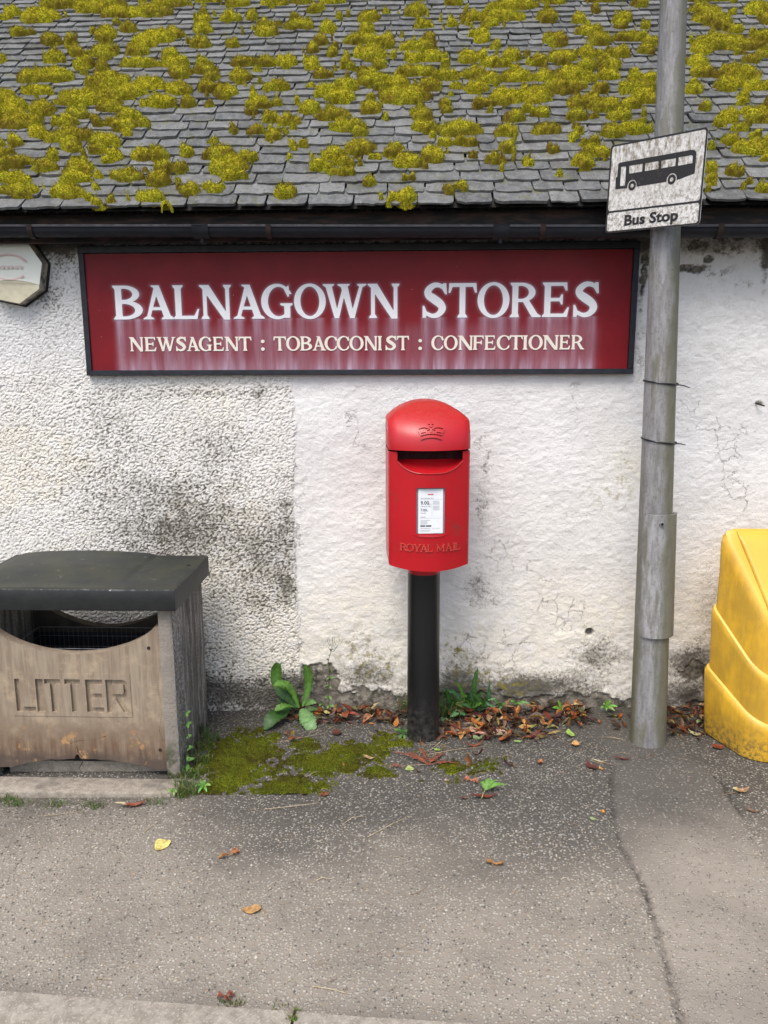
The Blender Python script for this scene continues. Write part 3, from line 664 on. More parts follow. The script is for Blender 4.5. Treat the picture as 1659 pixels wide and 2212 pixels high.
# ------------------------------------------------------------------ ground
def kerb_y(x): return -1.8706-.0765*(x+.316)         # pavement side of the kerb
KA = Vector((1, -.0765, 0)).normalized(); KN = Vector((-.0765, -1, 0)).normalized()
def pave_mat():
    k = M('asphalt_pavement', .85, .35)
    patch = k.attr('patch'); seam = k.attr('seam'); damp = k.attr('damp'); grn = k.attr('green'); dry = k.attr('dry')
    d = k.noise(60, 2, .5, color=True); pv = k.n('VectorMath', _operation='MULTIPLY_ADD', i0=d, i1=(.006, .006, .006), i2=k.pos).outputs[0]
    v1 = k.n('TexVoronoi', Scale=100.0, Vector=pv); v2 = k.n('TexVoronoi', Scale=72.0, Vector=pv)
    cellr = k.n('SeparateColor', Color=v1.outputs[1]).outputs; r1 = cellr[0]; r2 = cellr[1]
    stone = k.cramp(r1, [(0, (.090, .086, .075)), (.25, (.155, .148, .128)), (.5, (.235, .224, .19)), (.78, (.34, .32, .265)), (.93, (.42, .39, .34)), (1, (.50, .48, .44))])
    binder = k.mix(dry, (.080, .074, .064), (.235, .205, .165))
    edge = k.ramp(v1.outputs[0], .30, .50)
    show = k.math('GREATER_THAN', r2, k.math('ADD', .14, k.math('MULTIPLY', patch, .30)))
    f = k.math('MULTIPLY', k.math('SUBTRACT', 1.0, edge), show)
    c = k.mix(f, binder, k.mix(k.math('MULTIPLY', dry, .5), stone, (.46, .425, .345)))
    big = k.n('SeparateColor', Color=v2.outputs[1]).outputs[2]
    bf = k.math('MULTIPLY', k.ramp(v2.outputs[0], .42, .3), k.math('GREATER_THAN', big, .90))
    c = k.mix(bf, c, k.mix(k.n('SeparateColor', Color=v2.outputs[1]).outputs[0], (.20, .18, .155), (.40, .38, .345)))
    c = k.mix(k.math('MULTIPLY', dry, .30), c, k.mix(.5, c, (.50, .435, .35)))
    c = k.mix(k.math('MULTIPLY', patch, .42), c, k.mix(dry, (.135, .126, .110), (.33, .29, .24)))
    low = k.noise(3.5, 5, .6); c = k.mix(k.ramp(low, .38, .7), c, k.mix(.25, c, (.05, .046, .042)))
    c = k.mix(k.math('MULTIPLY', damp, .5), c, k.mix(.6, c, (.026, .025, .022)))
    c = k.mix(k.math('MULTIPLY', seam, k.ramp(k.noise(35, 4, .7), .3, .6)), c, (.035, .03, .026))
    gm = k.ramp(k.math('ADD', grn, k.math('MULTIPLY', k.noise(45, 5, .7), .8)), .95, 1.2)
    c = k.mix(gm, c, k.mix(k.noise(60, 3), (.022, .024, .012), (.06, .068, .02)))
    k.color(c)
    k.rough(k.math('ADD', .62, k.math('MULTIPLY', dry, .25)))
    h = k.math('ADD', k.math('MULTIPLY', f, 1.2), k.math('MULTIPLY', bf, .6)); h = k.math('ADD', h, k.math('MULTIPLY', k.noise(260, 3), .25))
    n1 = k.bump(h, .0022, .8); k.bump(k.math('SUBTRACT', k.noise(20, 4), k.math('MULTIPLY', seam, 1.6)), .008, .7, n1)
    return k.m
PAVE = pave_mat()
def seg_d(X, Y, P):
    d = np.full(X.shape, 9.)
    for (ax, ay), (bx, by) in zip(P[:-1], P[1:]):
        ex, ey = bx-ax, by-ay; t = np.clip(((X-ax)*ex+(Y-ay)*ey)/(ex*ex+ey*ey), 0, 1); d = np.minimum(d, np.hypot(X-ax-t*ex, Y-ay-t*ey))
    return d
st = .011
xs = np.arange(-3.6, 3.6+.001, st); ts = np.linspace(0, 1, 190)
X, Tt = np.meshgrid(xs, ts); Y = .06+(kerb_y(X)-.06)*Tt
crack_pts = [on_ground(*p)[:2] for p in [(1322,1640),(1322,1716),(1326,1776),(1345,1830),(1384,1901),(1403,1960),(1424,2021),(1440,2085),(1459,2151),(1475,2212),(1500,2330)]]
cx = np.interp(-Y, [-p[1] for p in crack_pts], [p[0] for p in crack_pts])+.014*(fbm(Y*30, X*0, 3)-.5)
rpts = [on_ground(*p)[:2] for p in [(1490,1640),(1560,1690),(1610,1790),(1659,1890),(1760,2060)]]
cx2 = np.interp(-Y, [-p[1] for p in rpts], [p[0] for p in rpts])+.02*(fbm(Y*22, X*0+4, 3)-.5)
patch = sstep(-.012, .012, X-cx)*sstep(.02, -.02, X-cx2)*(Y < -.05)
patch = np.maximum(patch, sstep(.21, .18, np.hypot((X-.93)*.9, (Y+.17)*1.0)+.05*(fbm(X*20, Y*20, 3)-.5)))
seam = sstep(.017, .004, np.abs(X-cx)+.014*(fbm(X*50, Y*50, 2)-.35))*(Y < -.55)*(.35+.65*fbm(X*0+3, Y*9, 2))
seam = np.maximum(seam, .8*sstep(.02, .0, np.abs(X-cx2))*(Y < -.6)*(X > 1.2))
tray = np.clip(-Y, 0, 2)+.06*(fbm(X*3, Y*3, 3)-.5)
dry = sstep(.80, 1.62, tray+.55*(fbm(X*2.0, Y*2.6, 4, 2)-.5)+.10*patch+.26*sstep(-.1, -1.2, X))
damp = sstep(.72, .30, tray)
dk = on_ground(925, 1740); damp = np.maximum(damp, .5*np.exp(-(((X-dk[0])/.5)**2+((Y-dk[1])/.22)**2)))
for p, rx, ry, a in [((1000,1880), .35, .10, .55), ((640,1830), .12, .05, .5), ((60,1730), .5, .07, .4)]:
    c = on_ground(*p); damp = np.maximum(damp, a*np.exp(-(((X-c[0])/rx)**2+((Y-c[1])/ry)**2)))
damp = np.maximum(damp, .55*sstep(.07, .0, Y-kerb_y(X)+.03*(fbm(X*9, Y*9, 2)-.5)))
green = .50*sstep(-.02, -.10, Y)*sstep(-.95, -.72, X)*sstep(.75, .35, X)*sstep(-.72, -.52, Y)
green = np.maximum(green, .6*sstep(.10, .02, np.abs(Y+.83))*sstep(-.85, -1.0, X)); green = np.maximum(green, .35*sstep(.12, .02, -Y-.06))
Z = GZ(X)+.006*(fbm(X*2.5, Y*2.5, 3)-.5)+.0015*(fbm(X*30, Y*30, 2)-.5)
Z -= .0035*seam+.002*patch
hump = np.exp(-((X-1.02)**2+(Y+.34)**2)/.02); Z += .006*hump
pave = mk('pavement', np.stack([X, Y, Z], -1).reshape(-1, 3), grid(len(xs), len(ts))[:, ::-1], PAVE, None, 180,
          attrs=dict(patch=patch, seam=np.clip(seam, 0, 1), damp=np.clip(damp, 0, 1), dry=np.clip(dry, 0, 1), green=green))
tag(pave, 'worn asphalt pavement with exposed pale chips in front of the shop', kind='structure')
def pz(x, y):                                       # pavement height
    return GZ(x)+.006*(fbm(np.array(x)*2.5, np.array(y)*2.5, 3)-.5)+.006*np.exp(-((x-1.02)**2+(y+.34)**2)/.02)

CONC = M('kerb_concrete', .85, .3); f = CONC.noise(35, 5, .65); v = CONC.vor(230, out=1); vv = CONC.n('SeparateColor', Color=v).outputs[0]
c = CONC.mix(CONC.ramp(f, .35, .65), (.225, .195, .155), (.33, .295, .24)); c = CONC.mix(CONC.math('MULTIPLY', CONC.ramp(vv, .75, .95), .5), c, (.46, .42, .35)); c = CONC.mix(CONC.ramp(CONC.noise(5, 4), .55, .75), c, (.14, .125, .105)); CONC.color(c); CONC.bump(CONC.math('ADD', f, CONC.noise(300, 2)), .0015); CONC = CONC.m
kerb = bpy.data.objects.new('kerb', None); COL.objects.link(kerb); tag(kerb, 'concrete kerb stones along the edge of the pavement', kind='structure')
joint = Vector((*on_ground(638, 2186)[:2], 0)); joint.y = kerb_y(joint.x)
for i in range(-4, 5):
    a0 = joint+KA*(i*.915+.004); a1 = joint+KA*((i+1)*.915-.004); prof = [(.0, -.14), (.0, -.0), (.003, .004), (.080, -.001), (.094, -.006), (.103, -.022), (.110, -.15)]
    g = G(); V = []
    for t in np.linspace(0, 1, 9):
        p = a0.lerp(a1, t)
        for o_, z in prof:
            q = p+KN*(o_+.0015*(vnoise(p.x*20, o_*50)-.5)); V.append((q.x, q.y, float(GZ(q.x))+z+.0012*(vnoise(p.x*15+3, o_*90)-.5)))
    n = len(prof); F = [(j*n+q, (j+1)*n+q, (j+1)*n+(q+1) % n, j*n+(q+1) % n) for j in range(8) for q in range(n)]+[tuple(range(n))[::-1], tuple(8*n+q for q in range(n))]
    g.add(V, F); g.build('kerb_stone', CONC, kerb, 30)
ROADM = M('road_asphalt', .85, .3); v = ROADM.n('TexVoronoi', Scale=110.0, Vector=ROADM.pos); r1 = ROADM.n('SeparateColor', Color=v.outputs[1]).outputs[0]
ROADM.color(ROADM.mix(ROADM.ramp(r1, .3, 1), (.03, .03, .03), (.12, .115, .11))); ROADM.bump(v.outputs[0], .003); ROADM = ROADM.m
P = [Vector((x, kerb_y(x), 0))+KN*.103 for x in (-60, -4, 4, 60)]
V = [(p.x, p.y, float(GZ(p.x))-.12) for p in P]+[(p.x, p.y-8, float(GZ(p.x))-.10) for p in P]+[(p.x, p.y-60, float(GZ(p.x))-.14) for p in P]
tag(mk('road', V, [(4, 5, 1, 0), (5, 6, 2, 1), (6, 7, 3, 2), (8, 9, 5, 4), (9, 10, 6, 5), (10, 11, 7, 6)], ROADM, None, 0), 'dark asphalt road below the kerb', kind='structure')
GRD = simple('verge_ground', (.10, .10, .06), .95, .3, 3, 0)
tag(mk('ground', [(-90, -90, -1.0), (90, -90, -1.0), (90, 90, -1.0), (-90, 90, -1.0)], [(0, 1, 2, 3)], GRD, None, 0), 'level ground reaching out around the street', kind='structure')
side = [mk('pavement_beyond', [(x0, .06, float(GZ(x0))-.004), (x1, .06, float(GZ(x1))-.004), (x1, kerb_y(x1), float(GZ(x1))-.004), (x0, kerb_y(x0), float(GZ(x0))-.004)], [(0, 3, 2, 1)], ROADM, None, 0) for x0, x1 in ((-12, -3.6), (3.6, 12))]
for s_ in side: tag(s_, 'further pavement along the street', kind='structure')

# ------------------------------------------------------------------ shop sign
SX0, SX1, SZ0, SZ1 = -1.488, .952, 1.607, 2.167
sign = thing('shop_sign', 'long dark red fascia sign reading BALNAGOWN STORES in white serif capitals', 'sign', ((SX0+SX1)/2, 0, SZ0))
FR = simple('sign_frame_paint', (.02, .023, .032), .5, .3, 30, .0012)
fw = .026
def sign_map(px, py): p = on_y(px, py, -.026); return p[0], p[2]
for a, b in (((SX0, -.034, SZ0), (SX1, .012, SZ0+fw*.9)), ((SX0, -.034, SZ1-fw*1.15), (SX1, .012, SZ1)), ((SX0+.0005, -.033, SZ0+fw*.9), (SX0+fw, .012, SZ1-fw*1.15)), ((SX1-fw*1.0, -.033, SZ0+fw*.9), (SX1-.0005, .012, SZ1-fw*1.15))):
    bevbox('frame_rail', a, b, FR, sign, .002, 1)
S2 = 1/1.82278
def zA(x): return (400+x*.66305)*S2
def zB(x): return (1500+x*.60277)*S2
BIG = [('B', zA(68), zA(246)), ('A', zA(238), zA(428)), ('L', zA(424), zA(582)), ('N', zA(582), zA(771)), ('A', zA(776), zA(966)), ('G', zA(948), zA(1138)), ('O', zA(1143), zA(1331)), ('W', zA(1314), zA(1574)), ('N', zA(1580), zB(121)),
       ('S', zB(268), zB(437)), ('T', zB(441), zB(626)), ('O', zB(631), zB(839)), ('R', zB(844), zB(1046)), ('E', zB(1054), zB(1234)), ('S', zB(1254), zB(1427))]
SML = [('N', zA(165), zA(249)), ('E', zA(256), zA(327)), ('W', zA(328), zA(441)), ('S', zA(440), zA(505)), ('A', zA(503), zA(583)), ('G', zA(577), zA(657)), ('E', zA(662), zA(728)), ('N', zA(731), zA(814)), ('T', zA(814), zA(891)), (':', zA(945), zA(969)),
       ('T', zA(1021), zA(1096)), ('O', zA(1096), zA(1179)), ('B', zA(1180), zA(1252)), ('A', zA(1250), zA(1333)), ('C', zA(1324), zA(1398)), ('C', zA(1397), zA(1470)), ('O', zA(1472), zA(1556)), ('N', zA(1558), zA(1638)), ('I', zA(1640), zA(1665)),
       ('S', zB(28), zB(104)), ('T', zB(104), zB(184)), (':', zB(244), zB(269)), ('C', zB(329), zB(407)), ('O', zB(411), zB(501)), ('N', zB(502), zB(602)), ('F', zB(600), zB(672)), ('E', zB(676), zB(751)), ('C', zB(756), zB(840)), ('T', zB(838), zB(926)), ('I', zB(926), zB(958)), ('O', zB(964), zB(1056)), ('N', zB(1056), zB(1160)), ('E', zB(1165), zB(1238)), ('R', zB(1243), zB(1329))]
def sm(x, y, d): return (x, -.0275+d, y)
WHT = simple('sign_letter_white', (.82, .83, .85), .45, .03, 30, 0); CRM = simple('sign_letter_cream', (.80, .76, .66), .45, .05, 30, 0)
ztB, zbB = sign_map(760, 1118*S2)[1], sign_map(760, 1253*S2)[1]
ztS, zbS = sign_map(760, 1323.5*S2)[1], sign_map(760, 1379.5*S2)[1]
cols = []
for (ch, a, b) in BIG:
    xa, xb = sign_map(a, 650)[0], sign_map(b, 650)[0]; cols.append((ch, xa, xb))
    zt = ztB+.004*((xa+.3)/1.2)*0
    place_glyph('letter', ch, xa, xb, zbB, zt, .0032, WHT, sign, sm, .003)
sc = []
for (ch, a, b) in SML:
    xa, xb = sign_map(a, 742)[0], sign_map(b, 742)[0]; sc.append((ch, xa, xb))
    place_glyph('small_letter', ch, xa, xb, zbS, ztS, .0017, CRM, sign, sm, .003)
# panel with chalky runs washed down from the letters
px_ = np.arange(SX0+fw, SX1-fw+.001, .0036); pz_ = np.arange(SZ0+fw*.9, SZ1-fw*1.15+.001, .006)
Xp, Zp2 = np.meshgrid(px_, pz_); cov = np.zeros(len(px_))
for ch, xa, xb in cols:
    f_, wd = glyph(ch); ys = np.linspace(.0, .25, 6); gx, gy = np.meshgrid((px_-xa)/((xb-xa)/wd), ys)
    cov = np.maximum(cov, np.where((px_ > xa-.01) & (px_ < xb+.01), (f_(gx, gy) < 0).mean(0), 0))
ker = np.exp(-(np.arange(-5, 6)/2.6)**2); ker /= ker.sum(); covs = np.convolve(cov, ker, 'same')
span = sstep(cols[0][1]-.02, cols[0][1]+.02, px_)*sstep(cols[-1][2]+.03, cols[-1][2]-.03, px_)
col1 = 1.12*covs*(.15+1.7*fbm(px_*45, px_*0, 3)**1.3)*span
wob = Xp+.004*(fbm(Zp2*12, Xp*3, 2)-.5)
colx = np.interp(wob, px_, col1)
dd = zbB-Zp2
run = np.where(dd > -.002, colx*(.30+.62*np.exp(-np.clip(dd, 0, 1)/.06)), 0)+.14*sstep(.0, .07, dd)*np.interp(wob, px_, span*(.3+1.3*fbm(px_*30+8, px_*0, 3)))
bot = sstep(.14, .26, dd)*np.interp(wob, px_, span*(.10+1.9*fbm(px_*50+3, px_*0, 3)**1.8))*(.45+.6*fbm(Xp*70, Zp2*9, 2))
halo = np.zeros_like(Xp)
for ch, xa, xb in cols:
    f_, wd = glyph(ch); sl = slice(*np.searchsorted(px_, [xa-.03, xb+.03]))
    q = f_((Xp[:, sl]-xa)/((xb-xa)/wd), (Zp2[:, sl]-zbB)/(ztB-zbB)); halo[:, sl] = np.maximum(halo[:, sl], .55*np.exp(-np.clip(q, 0, 9)*38))
chalk = np.clip(run*.62+bot*.55+halo*.7, 0, 1)*np.where(Zp2 > ztB+.03, 0, 1)
SP = M('sign_red_panel', .5, .25); ck = SP.attr('chalk'); n = SP.noise(8, 4); vert = SP.noise(1, 5, .7, SP.scaled((220, 1, 14)))
red = SP.mix(SP.ramp(n, .3, .7), (.165, .006, .011), (.205, .008, .014)); m_ = SP.math('MULTIPLY', ck, SP.ramp(vert, .15, .75, .55, 1.1))
spk = SP.math('MULTIPLY', SP.ramp(SP.vor(26), .05, .03), SP.ramp(SP.noise(9, 2), .55, .6)); red = SP.mix(SP.math('MULTIPLY', spk, .6), red, (.6, .5, .45))
SP.color(SP.mix(m_, red, (.56, .48, .60))); SP.rough(SP.math('ADD', .46, SP.math('MULTIPLY', ck, .4))); SP.bump(SP.noise(60, 2), .0002); SP = SP.m
mk('panel', np.stack([Xp, 0*Xp-.0245, Zp2], -1).reshape(-1, 3), grid(len(px_), len(pz_)), SP, sign, 0, attrs=dict(chalk=chalk))

# ------------------------------------------------------------------ alarm box
OC = on_y(16, 582, -.095); OR = .148
alarm = thing('alarm_box', 'weathered cream octagonal alarm box high on the wall at the left edge', 'alarm box', (OC[0], 0, OC[2]))
AB = M('alarm_casing', .5, .4); nz = AB.noise(22, 5, .7); sd_ = AB.math('ABSOLUTE', AB.sep(AB.nrm)[1])
AB.color(AB.mix(AB.ramp(nz, .35, .62), (.055, .05, .045), (.42, .38, .29))); AB.bump(nz, .002); AB = AB.m
AF = M('alarm_face', .35, .5); nz = AF.noise(30, 5, .7); AF.color(AF.mix(AF.ramp(AF.noise(6, 3), .3, .7), (.86, .88, .78), (.84, .85, .73))); AF = AF.m
AL = simple('alarm_lens', (.80, .74, .54), .3, .15, 10, .0005); PK = simple('faded_pink_print', (.82, .56, .54), .5, .1, 20, 0)
BK = simple('alarm_back_grime', (.02, .02, .02), .8, .2, 20, .001)
def octp(r, y, k=0): return [(OC[0]+r*cos(radians(11+45*i)), y, OC[2]+r*sin(radians(11+45*i))) for i in range(8)]
g = G(); V = octp(OR*1.02, -.0)+octp(OR*1.02, -.060)+octp(OR*.985, -.070); g.add(V, [(i, (i+1) % 8, (i+1) % 8+8, i+8) for i in range(8)]+[(i+8, (i+1) % 8+8, (i+1) % 8+16, i+16) for i in range(8)]); g.build('casing', AB, alarm, 30)
g = G(); V = octp(OR*1.07, .01)+octp(OR*1.07, -.016)+octp(OR*1.0, -.018); g.add(V, [(i, (i+1) % 8, (i+1) % 8+8, i+8) for i in range(8)]+[(i+8, (i+1) % 8+8, (i+1) % 8+16, i+16) for i in range(8)]); g.build('back_plate', BK, alarm, 30)
octf = f_poly([(p[0], p[2]) for p in octp(OR*.985, 0)]); arc = f_ell(OC[0]-.005, OC[2]-.265, .30, .222)
bx = (OC[0]-.2, OC[0]+.2, OC[2]-.2, OC[2]+.2)
def dome(x, y, d): r = math.hypot(x-OC[0], y-OC[2])/OR; return (x, -.078+.010*r*r+d, y)
solid('face', f_sub(octf, arc), bx, .006, AF, alarm, dome, .010)
solid('lens', f_and(octf, arc), bx, .006, AL, alarm, lambda x, y, d: (x, dome(x, y, d)[1]+.003, y), .008)
ex, ez = OC[0]-.002, OC[2]+.012
solid('oval_print', f_and(f_sub(f_ell(ex, ez, .088, .056), f_ell(ex-.002, ez-.001, .080, .050)), f_or(lambda x, y: -(y-ez-.02), lambda x, y: (y-ez+.035))), (ex-.1, ex+.1, ez-.07, ez+.07), .0025, PK, alarm, lambda x, y, d: (x, dome(x, y, d)[1]-.0012, y), .0012)
solid('faded_word_print', f_or(*[f_rrect(ex-.055+.02*i, ex-.041+.02*i, ez-.008, ez+.006, .004) for i in range(6)]), (ex-.06, ex+.075, ez-.012, ez+.01), .0022, simple('faint_pink_print', (.80, .68, .62), .5, .1, 20, 0), alarm, lambda x, y, d: (x, dome(x, y, d)[1]-.001, y), .001)

# ------------------------------------------------------------------ post box
PBX, PBY = .034, -.276
PB0 = float(pz(PBX, PBY))
box = thing('post_box', 'red pedestal post box with crown and arched hood on a black post', 'post box', (PBX, PBY, PB0))
RED = M('post_box_red', .38, .5); n = RED.noise(45, 5, .65); nz = RED.sep(RED.nrm)[2]
c = RED.mix(RED.ramp(RED.noise(4, 3), .3, .7), (.40, .005, .010), (.47, .008, .015)); c = RED.mix(RED.math('MULTIPLY', RED.ramp(n, .56, .66), .5), c, (.28, .03, .02))
dust = RED.math('MULTIPLY', RED.ramp(RED.sep()[2], 1.36, 1.52), RED.ramp(RED.noise(170, 6, .75), .42, .66)); c = RED.mix(RED.math('MULTIPLY', dust, .6), c, (.38, .10, .045))
s1 = RED.n('VectorMath', _operation='DISTANCE', i0=RED.pos, i1=(.165, -.43, .995)).outputs['Value']; sx, sy, sz = RED.sep(); lb_ = RED.math('MULTIPLY', RED.math('MULTIPLY', RED.ramp(sz, .892, .902), RED.ramp(sz, .952, .940)), RED.math('MULTIPLY', RED.ramp(sx, -.10, -.08), RED.ramp(sx, .185, .165)))
lb_ = RED.math('MULTIPLY', RED.math('MULTIPLY', lb_, RED.ramp(RED.sep()[1], -.52, -.10)), RED.ramp(RED.noise(70, 5, .7), .35, .55)); c = RED.mix(RED.math('MULTIPLY', lb_, .8), c, (.16, .05, .03))
c = RED.mix(RED.math('MULTIPLY', RED.ramp(s1, .045, .01), RED.ramp(RED.noise(110, 5, .8), .5, .58)), c, (.10, .05, .03))
RED.color(c); RED.rough(RED.math('ADD', .34, RED.math('MULTIPLY', dust, .4))); RED.bump(RED.noise(160, 3), .0003, .6); RED = RED.m
RB = simple('post_box_interior', (.03, .002, .003), .8, .1, 30, 0); BLK = M('black_post_paint', .38, .5); n = BLK.noise(30, 4); zz = BLK.sep()[2]
BLK.color(BLK.mix(BLK.math('MULTIPLY', BLK.ramp(zz, .28, .0), BLK.ramp(BLK.noise(45, 6, .7), .35, .7)), (.007, .007, .008), (.06, .055, .048))); BLK.bump(n, .0006); BLK = BLK.m
TH = radians(4.6); HW = .1675; DEP = .135
BZ0, BZ1 = .838, 1.313
def wx(x, y, z):                                    # box frame -> world (x right, y backwards from the axis)
    return (PBX+.0085+x*cos(TH)-y*sin(TH), PBY-.002+x*sin(TH)+y*cos(TH), z)
def yf(x): return -.128-.050*(1-(x/HW)**2)        # bowed front
def zbot(x): return BZ0-.020*(1-(x/HW)**2)
MX0, MX1 = -.132, .134
def mouth(x, y):                                    # signed field of the mouth opening
    cx, hw = (MX0+MX1)/2, (MX1-MX0)/2; zl = 1.228+.048*np.clip(np.abs((x-cx)/hw), 0, 1)**3.2
    return np.maximum(np.abs(x-cx)-hw, zl-y)
WX0, WX1, WZ0, WZ1 = -.056, .060, .977, 1.169
win = f_rect(WX0, WX1, WZ0, WZ1)
shell = lambda x, y: np.maximum(np.maximum(np.abs(x)-HW, zbot(np.clip(x, -HW, HW))-y), y-BZ1)
def fm_(x, y, d):
    e = max(abs(x)-(HW-.012), 0)/.012; yy = yf(x)+.010*(1-sqrt(max(0, 1-min(e, 1)**2)))
    return wx(x, yy+d, y)
front = solid('front_panel', f_sub(shell, mouth, win), (-HW-.004, HW+.004, .81, 1.318), .0046, RED, box, fm_, .020, 1, 30)
# sides, back, underside
g = G(); m_ = 13; xs_ = np.linspace(-HW+.0005, HW-.0005, m_); V = []
for z_ in (0, 1):
    V += [wx(x, yf(x)+.013, zbot(x)+.001 if z_ == 0 else BZ1-.001) for x in xs_]+[wx(HW, DEP, BZ0 if z_ == 0 else BZ1-.001), wx(-HW, DEP, BZ0 if z_ == 0 else BZ1-.001)]
n = m_+2; g.add(V, [(i, i+1, i+1+n, i+n) for i in range(m_-1, n-1)]+[(n-1, 0, n, n+n-1), tuple(range(n))[::-1]]); g.build('body_casing', RED, box, 30)
# hood: arch outline, leaning back towards the top
HZ0, HZ1, HZT = 1.321, 1.436, 1.509
HRI = HZT-HZ1; HRR = (HW*HW+HRI*HRI)/(2*HRI)
def hood_w(z): return HW if z < HZ1 else sqrt(max(0, HRR**2-(z-HZT+HRR)**2))
V = []; F = []; nr, nc = 34, 29
def hood_pt(u, z, o=0.0):                            # u -1..1
    w_ = hood_w(z); t = (z-HZ0)/(HZT-HZ0); x = u*w_
    t = min(1, t)
    fr = -.131-.053*(1-(x/HW)**2)*(1-.25*t); y = fr+.165*max(0, t)**2.6+.012*max(0, abs(u)*1.0-.9)/.1*1.0
    return wx(x, y-o, z)
zz_ = [HZ0+(HZT-HZ0)*(1-(1-i/(nr-1))**1.5) for i in range(nr)]; zz_[-1] = HZT-.0004
for z in zz_: V += [hood_pt(-1+2*j/(nc-1), z, .006) for j in range(nc)]
F = [(i*nc+j, i*nc+j+1, (i+1)*nc+j+1, (i+1)*nc+j) for i in range(nr-1) for j in range(nc-1)]
F.append(tuple((nr-1)*nc+j for j in range(nc))[::-1]+(nr*nc+2*(nr-1), nr*nc+2*(nr-1)+1))
# arch band running back, and the underside lip
b0 = len(V)
for z in zz_: V += [wx(-hood_w(z), DEP, z), wx(hood_w(z), DEP, z)]
for i in range(nr-1):
    F += [(i*nc, (i+1)*nc, b0+2*(i+1), b0+2*i), (i*nc+nc-1, b0+2*i+1, b0+2*(i+1)+1, (i+1)*nc+nc-1)]
b1 = len(V); V += [hood_pt(-1+2*j/(nc-1), HZ0, -.055) for j in range(nc)]
V[b1:b1+nc] = [wx((-1+2*j/(nc-1))*HW*.99, yf((-1+2*j/(nc-1))*HW)+.05, HZ0+.004) for j in range(nc)]
F += [(j, b1+j, b1+j+1, j+1) for j in range(nc-1)]
hood = mk('hood', V, F, RED, box, 40); fixn(hood.data)
# mouth: sloping tray and dark slot
g = G(); V = []; nx_ = 25; ny_ = 7
for j in range(ny_):
    t = j/(ny_-1)
    for i in range(nx_):
        x = MX0+(MX1-MX0)*i/(nx_-1); q = abs((x-(MX0+MX1)/2)/((MX1-MX0)/2)); zl = 1.228+.048*q**3.2
        V.append(wx(x*(1-.0*t), yf(x)+.001+.075*t, zl+(1.276-zl)*t**1.3))
g.add(V, [(j*nx_+i, j*nx_+i+1, (j+1)*nx_+i+1, (j+1)*nx_+i) for j in range(ny_-1) for i in range(nx_-1)]); g.build('mouth_tray', RED, box, 60)
g = G(); a_ = [wx(MX0, -.10, 1.27), wx(MX1, -.10, 1.27), wx(MX1, -.10, 1.325), wx(MX0, -.10, 1.325)]; g.add([wx(-HW*.97, -.085, 1.2), wx(HW*.97, -.085, 1.2), wx(HW*.97, -.085, 1.34), wx(-HW*.97, -.085, 1.34)], [(0, 1, 2, 3)]); g.build('dark_slot', RB, box, 0)
g = G(); ncx, nhw = (MX0+MX1)/2, (MX1-MX0)/2
g.tube([wx(x, yf(x)-.0008, 1.228+.048*min(1, abs((x-ncx)/nhw))**3.2-.0012) for x in np.linspace(MX0+.001, MX1-.001, 41)], .0026, 6); g.build('mouth_lip', RED, box, 60)
# notice window
g = G(); dpt = -.160
for (xa, za, xb, zb) in ((WX0, WZ0, WX1, WZ0), (WX1, WZ0, WX1, WZ1), (WX1, WZ1, WX0, WZ1), (WX0, WZ1, WX0, WZ0)):
    V = []
    for t in np.linspace(0, 1, 9):
        x = xa+(xb-xa)*t; z = za+(zb-za)*t; V += [wx(x, yf(x)+.002, z), wx(x, dpt, z)]
    g.add(V, [(2*i, 2*i+2, 2*i+3, 2*i+1) for i in range(8)])
g.build('window_reveal', RED, box, 30)
LIPM = RED
g = G(); V = []
for t in np.linspace(-1, 1, 13):
    x = (WX0+WX1)/2+t*.074; e = 1-abs(t)**3; V += [wx(x, yf(x)-.0015, WZ0-.003), wx(x, yf(x)-.0035*e, WZ0-.003-.009*e), wx(x, yf(x)+.014, WZ0+.001)]
g.add(V, [(3*i+a, 3*i+3+a, 3*i+3+(a+1) % 3, 3*i+(a+1) % 3) for i in range(12) for a in range(3)]); g.build('window_ledge', RED, box, 30)
NW = simple('notice_white', (.80, .83, .85), .3, .02, 20, 0); NG = simple('notice_edge_grey', (.33, .36, .42), .4, .1, 30, 0); INK = simple('notice_ink', (.045, .055, .07), .6, .02, 20, 0); INR = simple('notice_red_print', (.62, .09, .07), .6, .02, 20, 0)
g = G(); g.add([wx(WX0, dpt-.001, WZ0), wx(WX1, dpt-.001, WZ0), wx(WX1, dpt-.001, WZ1), wx(WX0, dpt-.001, WZ1)], [(0, 1, 2, 3)]); back_ = g.build('holder_back', NG, box, 0)
NX0, NX1, NZ0, NZ1 = WX0+.008, WX1-.007, WZ0+.001, WZ1-.006
g = G(); V = [wx(x, y, z) for y in (dpt-.006, dpt-.003) for x, z in ((NX0, NZ0), (NX1, NZ0), (NX1, NZ1), (NX0, NZ1))]
g.add(V, [(0, 1, 2, 3), (0, 4, 5, 1), (1, 5, 6, 2), (2, 6, 7, 3), (3, 7, 4, 0)]); notice = g.build('notice', NW, box, 0)
def text_mesh(name, txt, size, mat, parent, mp, offset=0.0, extrude=.0):
    cu = bpy.data.curves.new(name, 'FONT'); cu.body = txt; cu.size = 1.0; cu.offset = offset; cu.resolution_u = 3
    o = bpy.data.objects.new(name, cu); COL.objects.link(o)
    dg = bpy.context.evaluated_depsgraph_get(); me = bpy.data.meshes.new_from_object(o.evaluated_get(dg))
    bpy.data.objects.remove(o)
    n = len(me.vertices); co = np.zeros(n*3); me.vertices.foreach_get('co', co); co = co.reshape(-1, 3)
    w_ = co[:, 0].max(); out = [mp(x*size, y*size) for x, y, _ in co]
    me.vertices.foreach_set('co', np.array(out).ravel()); me.materials.clear(); me.name = name
    return link(name, me, mat, parent), w_*size
